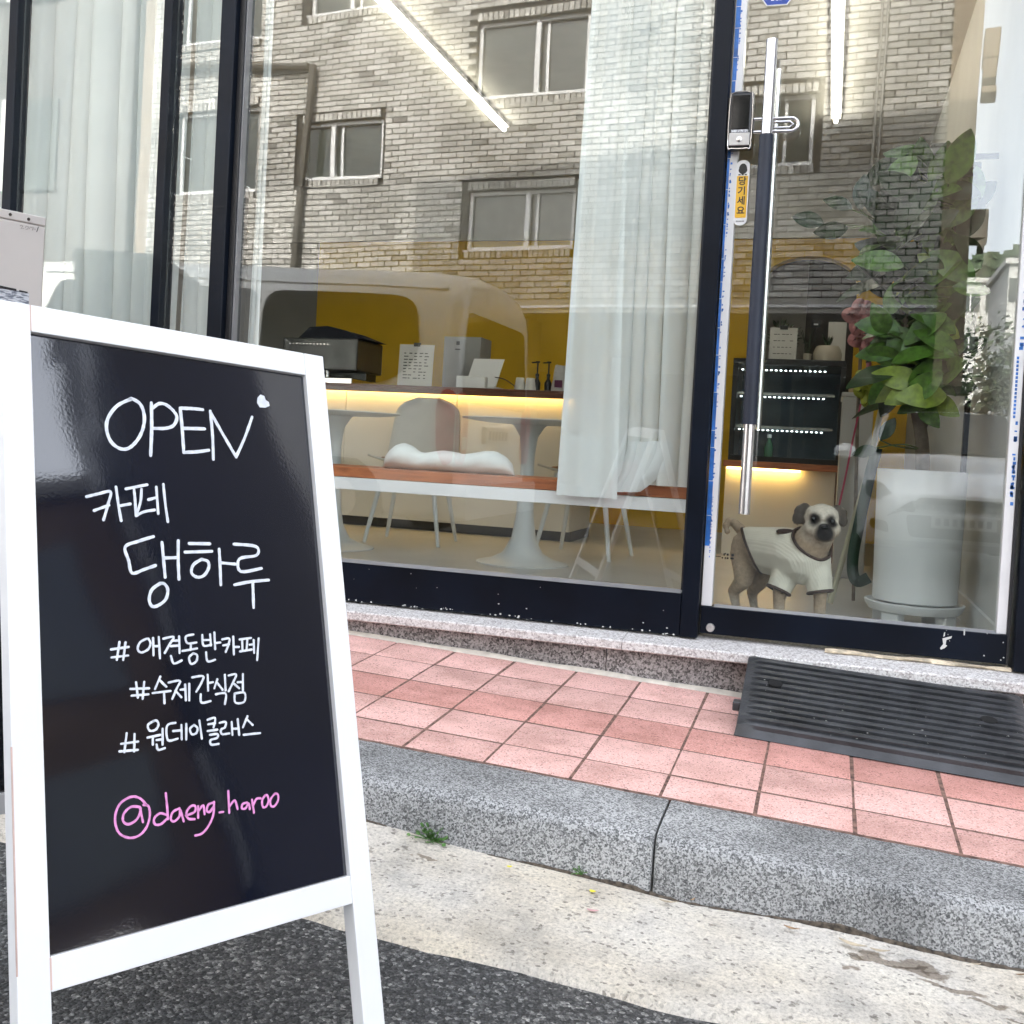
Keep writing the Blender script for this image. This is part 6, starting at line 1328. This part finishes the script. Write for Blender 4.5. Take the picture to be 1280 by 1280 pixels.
for i in range(80):
    s_ = q.choice([main, br2, br3]); p = s_[q.randrange(len(s_)//3, len(s_))]; L_ = q.uniform(.12,.20); an = q.uniform(0,360); el = q.uniform(-30,50)
    d = Vector((math.cos(R(an))*math.cos(R(el)), math.sin(R(an))*math.cos(R(el)), math.sin(R(el))))
    if p.x+d.x*(L_+.03) > .49: d.x = -abs(d.x)*.6
    if p.y+d.y*L_ < .2: d.y = abs(d.y)
    n_ = Vector((q.uniform(-.4,.4), -.5, 1)); n_ = (n_-d*n_.dot(d)).normalized(); x_ = d.cross(n_)
    piece('leaf', LM[q.choice([0,0,0,1])][q.randrange(3)], plant, p+d*.02, Matrix((x_, d.normalized(), n_)).transposed().to_euler(), (L_,)*3)

for i in range(46):
    p = at(q.uniform(1108,1205), q.uniform(330,500), q.uniform(.50,.72)); L_ = q.uniform(.12,.185); an = q.uniform(0,360) if p.x < .36 else q.uniform(110,250); el = q.uniform(-30,60)
    d = Vector((math.cos(R(an))*math.cos(R(el)), -abs(math.sin(R(an)))*math.cos(R(el))*.4, math.sin(R(el)))).normalized(); n_ = Vector((q.uniform(-.6,.6), -1, q.uniform(0,1.2))); n_ = (n_-d*n_.dot(d)).normalized(); x_ = d.cross(n_)
    piece('leaf', LM[q.choice([0,1,1,1,2])][q.randrange(3)], plant, p, Matrix((x_, d, n_)).transposed().to_euler(), (L_,)*3); petiole(p, d)
for i in range(110):
    p = Vector((q.uniform(.16,.455), q.uniform(.58,1.0), q.uniform(1.45,2.12))); L_ = q.uniform(.13,.20); an = q.uniform(100,260) if p.x > .36 else q.uniform(0,360); el = q.uniform(-40,50)
    d = Vector((math.cos(R(an))*math.cos(R(el))*.7, math.sin(R(an))*math.cos(R(el))*.6, math.sin(R(el)))).normalized(); n_ = Vector((q.uniform(-.5,.5), -1, q.uniform(-.2,.8))); n_ = (n_-d*n_.dot(d)).normalized(); x_ = d.cross(n_)
    piece('leaf', LM[q.choice([0,0,1])][q.randrange(3)], plant, p, Matrix((x_, d, n_)).transposed().to_euler(), (L_,)*3); petiole(p, d)
obj('petioles', pet, mat('petiole_green', (.10,.14,.03), .5, vary=.2), plant, smooth=True)
# dark wall-mounted plant sign with lettering
sg = thing('bracket_sign', (.44, .86, at(1187,220,.86).z), 'small grey lettered sign among the dark leaves at the upper right of the door', 'sign')
a, c = at(1164, 179, .86), at(1211, 268, .86); obj('board', MB().box(a.x, min(c.x,.505), .86, .868, c.z, a.z), mat('sign_grey', (.20,.19,.16), .7, vary=.05), sg); obj('bracket', MB().box(min(c.x,.505)-.02, .519, .8685, .876, a.z-.06, a.z-.04), M_BLACKP, sg)
text_obj('lettering', 'Lulon', .034, M_INK, sg, ((a.x+c.x)/2+.005, .8592, a.z-.033), (1,0,.03), (0,0,1), offset=.0007)

# congratulation ribbons on a stand
rs = thing('ribbon_stand', (at(1070,700,1.1).x, 1.1, ZF), 'pale stick with pink and lime ribbon bows and a dark green streamer', 'flower stand')
obj('stick', MB().tube([(lambda p: Vector((p.x,p.y,max(p.z,ZF+.004))))(at(1108,480,1.05)), at(1085,590,1.05), (lambda p: Vector((p.x,p.y,ZF+.02)))(at(1036,775,1.02))], .011, 8), mat('stick_pale', (.45,.42,.30), .6, vary=.1), rs, smooth=True)
obj('stick', MB().tube([at(1078,395,1.25), at(1072,520,1.25), (lambda p: Vector((p.x,p.y,ZF+.01)))(at(1066,760,1.25))], .007, 6), M_TRK, rs)
def ribbon(pts, w_, nm, mt, tw=.0):
    P = spline(pts, 6); m = MB(); rr = []
    for i, p in enumerate(P):
        t_ = (P[min(i+1,len(P)-1)]-P[max(i-1,0)]).normalized(); s_ = t_.cross(Vector((0,-1,0)));  s_ = s_.normalized() if s_.length > .1 else Vector((1,0,0)); s_ = (s_*math.cos(tw*i)+Vector((0,-1,0))*math.sin(tw*i)); rr.append([p+s_*w_/2, p-s_*w_/2])
    m.rings(rr, closed=False, caps=False); o = obj(nm, m, mt, rs, smooth=True); md = o.modifiers.new('thick','SOLIDIFY'); md.thickness = .0015; return o
ribbon([at(1096,560,.98), at(1086,600,.98), at(1075,650,.97), at(1067,690,.96), at(1066,715,.95), at(1072,727,.93), at(1086,722,.90)], .042, 'green_streamer', mat('ribbon_green', (.008,.035,.018), .35, vary=.1))
ribbon([at(1076,505,1.0), at(1066,550,1.0), at(1056,600,1.0), at(1047,640,1.0)], .007, 'red_string', mat('ribbon_red', (.40,.03,.08), .5, vary=.1))
M_RP, M_RL = mat('ribbon_pink', (.52,.20,.19), .5, vary=.15, vscale=20), mat('ribbon_lime', (.33,.36,.03), .5, vary=.15, vscale=20)
q = random.Random(12)
for cpx, cpy, n_, rad, mt, nm in ((1077,396,6,.058,M_RP,'pink_loop'),(1081,420,5,.052,M_RP,'pink_loop'),(1092,487,9,.070,M_RL,'lime_loop')):
    c = at(cpx, cpy, 1.02)
    for i in range(n_):
        a = 2*math.pi*i/n_+q.uniform(-.3,.3); d = Vector((math.cos(a), -.35, math.sin(a)*1.1)); e_ = Vector((-math.sin(a), 0, math.cos(a))); r_ = rad*q.uniform(.75,1.1); ribbon([c, c+d*r_*.6+e_*.018, c+d*r_, c+d*r_*.55-e_*.018, c], .034, nm, mt, .03)
ribbon([at(1082,430,1.02), at(1086,455,1.02), at(1084,480,1.03)], .02, 'pink_tail', mat('ribbon_rose', (.55,.18,.24), .5, vary=.1))

# ================================================================ DOG
def remesh(balls, vox, name, smooth_it=4):
    bm = bmesh.new()
    for c, r_, sc in balls:
        ret = bmesh.ops.create_icosphere(bm, subdivisions=2, radius=1.0)
        for v in ret['verts']: v.co = Vector((v.co.x*r_*sc[0], v.co.y*r_*sc[1], v.co.z*r_*sc[2]))+c
    me = bpy.data.meshes.new(name); bm.to_mesh(me); bm.free()
    o = bpy.data.objects.new('tmp_remesh', me); COL.objects.link(o); md = o.modifiers.new('r', 'REMESH'); md.mode = 'VOXEL'; md.voxel_size = vox
    dg = bpy.context.evaluated_depsgraph_get(); m2 = bpy.data.meshes.new_from_object(o.evaluated_get(dg)); bpy.data.objects.remove(o); m2.name = name
    bm = bmesh.new(); bm.from_mesh(m2)
    for _ in range(smooth_it): bmesh.ops.smooth_vert(bm, verts=bm.verts, factor=.5, use_axis_x=True, use_axis_y=True, use_axis_z=True)
    return bm
def chain(pts, step=.012, sc=(1,1,1)):
    out = []
    for (p, r0), (q_, r1) in zip(pts[:-1], pts[1:]):
        p, q_ = Vector(p), Vector(q_); n = max(1, int((q_-p).length/step))
        for i in range(n+1): t = i/n; out.append((p.lerp(q_, t), r0+(r1-r0)*t, sc))
    return out
def G(px, py, Y, dz=0): return at(px, py, Y)+Vector((0,0,dz))
def ft(px, Y, z=.016): p = at(px, 770, Y); return Vector((p.x, Y, ZF+z))
torso = [(G(936,684,.50), .064), (G(950,687,.46), .070), (G(972,690,.40), .076), (G(992,693,.35), .080), (G(1006,699,.32), .078)]
neck = [(G(1004,692,.33), .066), (G(1014,680,.30), .062), (G(1022,668,.285), .056)]
fl = [(G(986,708,.335), .044), (G(978,728,.32), .032), (G(974,746,.315), .022), (ft(974,.315,.035), .019), (ft(973,.300,.018), .021), (ft(972,.285,.016), .017)]
frr = [(G(1022,708,.30), .044), (G(1025,726,.285), .032), (G(1025,746,.28), .022), (ft(1025,.28,.035), .019), (ft(1026,.265,.018), .021), (ft(1026,.25,.016), .017)]
rl = [(G(932,692,.49), .056), (G(931,712,.46), .042), (G(929,726,.455), .031), (G(917,738,.50), .021), (G(919,752,.50), .017), (ft(921,.49,.030), .017), (ft(922,.465,.017), .020)]
rr2 = [(G(946,694,.56), .054), (G(952,714,.53), .038), (G(950,728,.52), .028), (G(940,740,.56), .020), (G(942,754,.56), .016), (ft(943,.55,.030), .016), (ft(944,.525,.017), .019)]
tail = [(G(926,662,.53), .020), (G(918,654,.55), .017), (G(911,652,.56), .015), (G(907,657,.555), .014), (G(909,664,.545), .012)]
HC = G(1027,648,.27)
head = [(HC, .053, (1.06,.95,.93)), (HC+Vector((0,-.012,.010)), .047, (1.08,.9,.8)), (G(1015,660,.245), .027, (1,1,1.05)), (G(1041,662,.245), .027, (1,1,1.05)), (G(1030,663,.218), .027, (1.15,1,.85)), (G(1024,668,.215), .020, (1,1,1.1)), (G(1037,669,.215), .020, (1,1,1.1)), (G(1031,673,.222), .018, (1.3,1,.8)), (G(1028,648,.222), .012, (1.3,.8,.8))]
ears = [(G(1006,634,.280), .016, (1.2,.7,1)), (G(1000,640,.276), .021, (1.0,.55,1.2)), (G(997,648,.270), .019, (1.0,.55,1.2)), (G(1003,650,.268), .014, (1.1,.5,1.0)), (G(1047,636,.290), .015, (1.2,.7,1)), (G(1053,643,.288), .019, (.9,.55,1.2)), (G(1054,652,.284), .017, (.9,.55,1.2))]
balls = chain(torso)+chain(neck)+chain(fl)+chain(frr)+chain(rl)+chain(rr2)+chain(tail)+head+ears
dog = thing('dog', (G(980,700,.4).x, .4, ZF), 'small pug-faced dog in a cream ribbed shirt standing inside the glass door', 'dog')
bm = remesh(balls, .0045, 'dog_body', 3)
cl = bm.loops.layers.float_color.new('fur')
def near(p, c, r0, r1): d = (p-c).length; return max(0, min(1, (r1-d)/(r1-r0)))
EYEL, EYER, NOSE = G(1017,649,.216), G(1041,652,.218), G(1031,659.5,.196)
mzc = G(1031,667,.20)
def fur(p):
    c = Vector((.42,.31,.21)); k = near(p, HC, .06, .10); c = c.lerp(Vector((.62,.55,.45)), k)                    # cream head
    for e_ in (EYEL, EYER): c = c.lerp(Vector((.018,.014,.013)), near(p, e_, .016, .029))
    c = c.lerp(Vector((.016,.014,.014)), max(near(p, NOSE, .018, .028), near(p, mzc, .022, .038)))
    for cc, r_, sc in ears: c = c.lerp(Vector((.085,.068,.055)), near(p, cc, r_*.9, r_*1.25))
    if p.z < ZF+.10: c = c.lerp(Vector((.55,.48,.40)), min(1, (ZF+.10-p.z)/.05))
    return c
for f in bm.faces:
    f.smooth = True
    for l in f.loops: c = fur(l.vert.co); l[cl] = (c.x, c.y, c.z, 1)
off = Vector(dog.location)
for v in bm.verts: v.co -= off
me = bpy.data.meshes.new('body'); bm.to_mesh(me); bm.free()
def fur_mat():
    m = mat('dog_fur', (.4,.34,.28), .9, vary=0); N, L, b = nodes(m); a = N.new('ShaderNodeVertexColor'); a.layer_name = 'fur'; S = N.new('ShaderNodeTexCoord').outputs['Object']
    n = tex(N, L, 'Noise', 70, S, Detail=5.0, Roughness=.7); r = ramp(N, [(.3, (.72,.72,.72)), (.7, (1.15,1.15,1.15))]); L.new(n.outputs['Fac'], r.inputs[0]); L.new(mixc(N, L, 1., a.outputs[0], r.outputs[0], 'MULTIPLY'), b.inputs['Base Color'])
    bp = N.new('ShaderNodeBump'); bp.inputs['Strength'].default_value = .6; bp.inputs['Distance'].default_value = .004; n2 = tex(N, L, 'Noise', 220, S, Detail=3.0); L.new(n2.outputs['Fac'], bp.inputs['Height']); L.new(bp.outputs[0], b.inputs['Normal']); return m
body_o = link('body', me, fur_mat(), dog)
fv, ff, fc = [], [], []; q = random.Random(3); polys = me.polygons; lay = me.color_attributes['fur'].data
for _ in range(15000):
    pl = polys[q.randrange(len(polys))]; c = pl.center; n_ = pl.normal; col_ = lay[pl.loop_start].color
    lay_d = Vector((-.35, .25, -1.0)) if c.z > .12 else Vector((0, 0, -1)); lay_d = (lay_d-n_*lay_d.dot(n_)); lay_d = lay_d.normalized() if lay_d.length > 1e-3 else n_.orthogonal()
    d = (lay_d+n_*q.uniform(.35,.8)+Vector((q.uniform(-.4,.4),q.uniform(-.4,.4),q.uniform(-.4,.4)))).normalized(); s_ = d.cross(n_); s_ = s_.normalized() if s_.length > 1e-3 else n_.orthogonal(); L_ = q.uniform(.004,.0085)
    b_ = c-n_*.001+s_*q.uniform(-.002,.002); k = len(fv); fv += [b_-s_*.0005, b_+s_*.0005, b_+d*L_]; ff.append((k, k+1, k+2)); t_ = q.uniform(.75,1.3); fc += [(col_[0]*t_, col_[1]*t_, col_[2]*t_, 1)]*3
fm_ = bpy.data.meshes.new('fur'); fm_.from_pydata(fv, [], ff); ca = fm_.color_attributes.new('fur', 'FLOAT_COLOR', 'CORNER')
for i, c_ in enumerate(fc): ca.data[i].color = c_
fo = link('fur', fm_, MATS['dog_fur'], dog); fo['kind'] = 'stuff'
M_EYE = mat('dog_eye', (.006,.005,.005), .25, vary=0)
for e_ in (EYEL, EYER): obj('eye', MB().lathe(e_+Vector((0,.004,-.0085)), [(.001,0),(.006,.002),(.0085,.0085),(.006,.015),(.001,.017)], 12), M_EYE, dog, smooth=True)
obj('nose', MB().lathe(NOSE+Vector((0,.004,-.008)), [(.002,0),(.010,.002),(.014,.008),(.010,.014),(.002,.016)], 14), mat('dog_nose', (.008,.008,.009), .35, vary=0), dog, smooth=True)
# shirt: shell round the trunk with sleeves, open at neck, hem and cuffs
inf = lambda ch, d: [(p, r_+d) for p, r_ in ch]
sl1 = [(G(988,706,.335), .054), (G(980,722,.322), .046), (G(971,742,.312), .041)]; sl2 = [(G(1018,706,.305), .054), (G(1023,722,.288), .046), (G(1026,748,.280), .040)]
bm = remesh(chain(inf(torso, .010))+chain(inf(neck[:2], .009))+chain(sl1)+chain(sl2), .0045, 'shirt', 5)
def clip(co, no):
    bmesh.ops.bisect_plane(bm, geom=bm.verts[:]+bm.edges[:]+bm.faces[:], plane_co=co, plane_no=no, clear_outer=True)
clip(G(1017,681,.295), (G(1024,664,.275)-G(1004,692,.33)).normalized())
ha, hb = G(925,655,.50), G(958,728,.46); hn = Vector(((hb-ha).z, 0, -(hb-ha).x)).normalized(); hn = hn if hn.x < 0 else -hn; clip((ha+hb)/2, hn)
lows = [(G(970,736,.31), (G(971,742,.312)-G(984,714,.33)).normalized()), (G(1025,740,.283), (G(1026,748,.28)-G(1020,712,.295)).normalized())]
for co, no in lows:                              # cut only the sleeve ends
    vs_ = [v for v in bm.verts if (v.co-co).length < .065]; gs = set(vs_); fs = [f for f in bm.faces if all(v in gs for v in f.verts)]; es = [e for e in bm.edges if all(v in gs for v in e.verts)]
    bmesh.ops.bisect_plane(bm, geom=vs_+es+fs, plane_co=co, plane_no=no, clear_outer=True)
loops = []; seen = set(); bed_ = [e for e in bm.edges if len(e.link_faces) == 1]
nb = {}
for e in bed_:
    a, b_ = e.verts; nb.setdefault(a, []).append(b_); nb.setdefault(b_, []).append(a)
for v in list(nb):
    if v in seen: continue
    lp = [v]; seen.add(v); cur = v
    while True:
        nx = [x for x in nb[cur] if x not in seen]
        if not nx: break
        cur = nx[0]; seen.add(cur); lp.append(cur)
    if len(lp) > 12: loops.append([x.co.copy() for x in lp])
for f in bm.faces: f.smooth = True
for v in bm.verts: v.co -= off
me = bpy.data.meshes.new('shirt'); bm.to_mesh(me); bm.free()
def shirt_mat():
    m = mat('shirt_cream', (.68,.63,.52), .9, vary=.04, vscale=20); N, L, b = nodes(m); S = N.new('ShaderNodeTexCoord').outputs['Object']
    mp = N.new('ShaderNodeMapping'); mp.inputs['Rotation'].default_value = (0, R(25), R(-40)); L.new(S, mp.inputs[0]); wv = tex(N, L, 'Wave', 46, mp.outputs[0], wave_type='BANDS', bands_direction='X', Distortion=1.0)
    bp = N.new('ShaderNodeBump'); bp.inputs['Strength'].default_value = .18; bp.inputs['Distance'].default_value = .003; L.new(wv.outputs['Fac'], bp.inputs['Height']); L.new(bp.outputs[0], b.inputs['Normal']); return m
sh_o = link('shirt', me, shirt_mat(), dog)
M_TRIMB = mat('shirt_trim', (.055,.030,.022), .85, vary=.1)
for lp in loops:
    n = len(lp); sm = [sum((lp[(i+k) % n] for k in range(-3, 4)), Vector())/7 for i in range(0, n, 2)]; obj('trim', MB().tube(sm, .0052, 6, loop=True), M_TRIMB, sh_o, smooth=True)
c = G(983,664.5,.325); pt = MB(); pt.rings([[c+Vector((.034*k*math.cos(2*math.pi*j/16), .014*k*math.sin(2*math.pi*j/16)+h*.3-.002, h)) for j in range(16)] for k, h in ((.3,-.010),(.9,-.006),(1,0),(.8,.006),(.3,.009))]); obj('brown_patch', pt, M_TRIMB, sh_o, smooth=True)

# ================================================================ DOWN THE STREET TO THE RIGHT (seen in the chalkboard)
nb_ = thing('brown_neighbour', (12, 3, 0), 'brown plastered neighbour building further along the shop side of the street', 'building')
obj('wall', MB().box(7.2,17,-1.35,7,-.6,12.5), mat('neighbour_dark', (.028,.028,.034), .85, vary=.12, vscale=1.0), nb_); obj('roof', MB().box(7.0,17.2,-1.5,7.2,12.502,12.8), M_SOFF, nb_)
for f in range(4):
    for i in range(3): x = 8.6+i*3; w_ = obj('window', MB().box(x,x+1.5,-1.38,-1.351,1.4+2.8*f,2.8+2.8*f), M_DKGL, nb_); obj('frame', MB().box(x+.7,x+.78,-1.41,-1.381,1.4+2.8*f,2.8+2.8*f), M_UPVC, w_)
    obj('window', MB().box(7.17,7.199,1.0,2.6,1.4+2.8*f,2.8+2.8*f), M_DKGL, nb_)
en_ = thing('street_end_house', (38, -3, 0), 'dark tiled house closing the street far to the right', 'building')
obj('wall', MB().box(36,44,-9,6,-2,9), mat('end_house', (.16,.15,.15), .8, vary=.1), en_); obj('roof', MB().rings([[(35.5,-9.5,9.002),(44.5,-9.5,9.002),(44.5,6.5,9.002),(35.5,6.5,9.002)],[(39.5,-6,11),(40.5,-6,11),(40.5,3,11),(39.5,3,11)]]), M_SOFF, en_)
for i in range(4): obj('window', MB().box(35.96,35.999,-7+3.4*i,-5.4+3.4*i,3.5,5.2), M_DKGL, en_)

cb_ = thing('corner_building', (14, -5, 0), 'dark brown corner building closing the street to the right', 'building')
obj('wall', MB().box(12,20,-6.8,-1.36,-.8,7.0), mat('corner_brown', (.20,.145,.10), .85, vary=.12, vscale=1.0), cb_); obj('parapet', MB().box(11.8,20.2,-7.0,-1.52,7.002,7.4), M_SOFF, cb_)
for f in range(2):
    for i in range(2): obj('window', MB().box(11.96,11.999,-5.8+2.4*i,-4.4+2.4*i,2.2+2.6*f,3.6+2.6*f), M_DKGL, cb_)
def copy_tree(o, parent=None):
    c = o.copy(); COL.objects.link(c); c.parent = parent
    for ch in list(o.children): copy_tree(ch, c)
    return c
c2 = copy_tree(car); c2.location = (8.4, -2.9, z_road(8.4,-2.9)); c2.rotation_euler = (0, 0, R(-90)); c2['label'] = 'second white hatchback parked along the kerb far to the right'
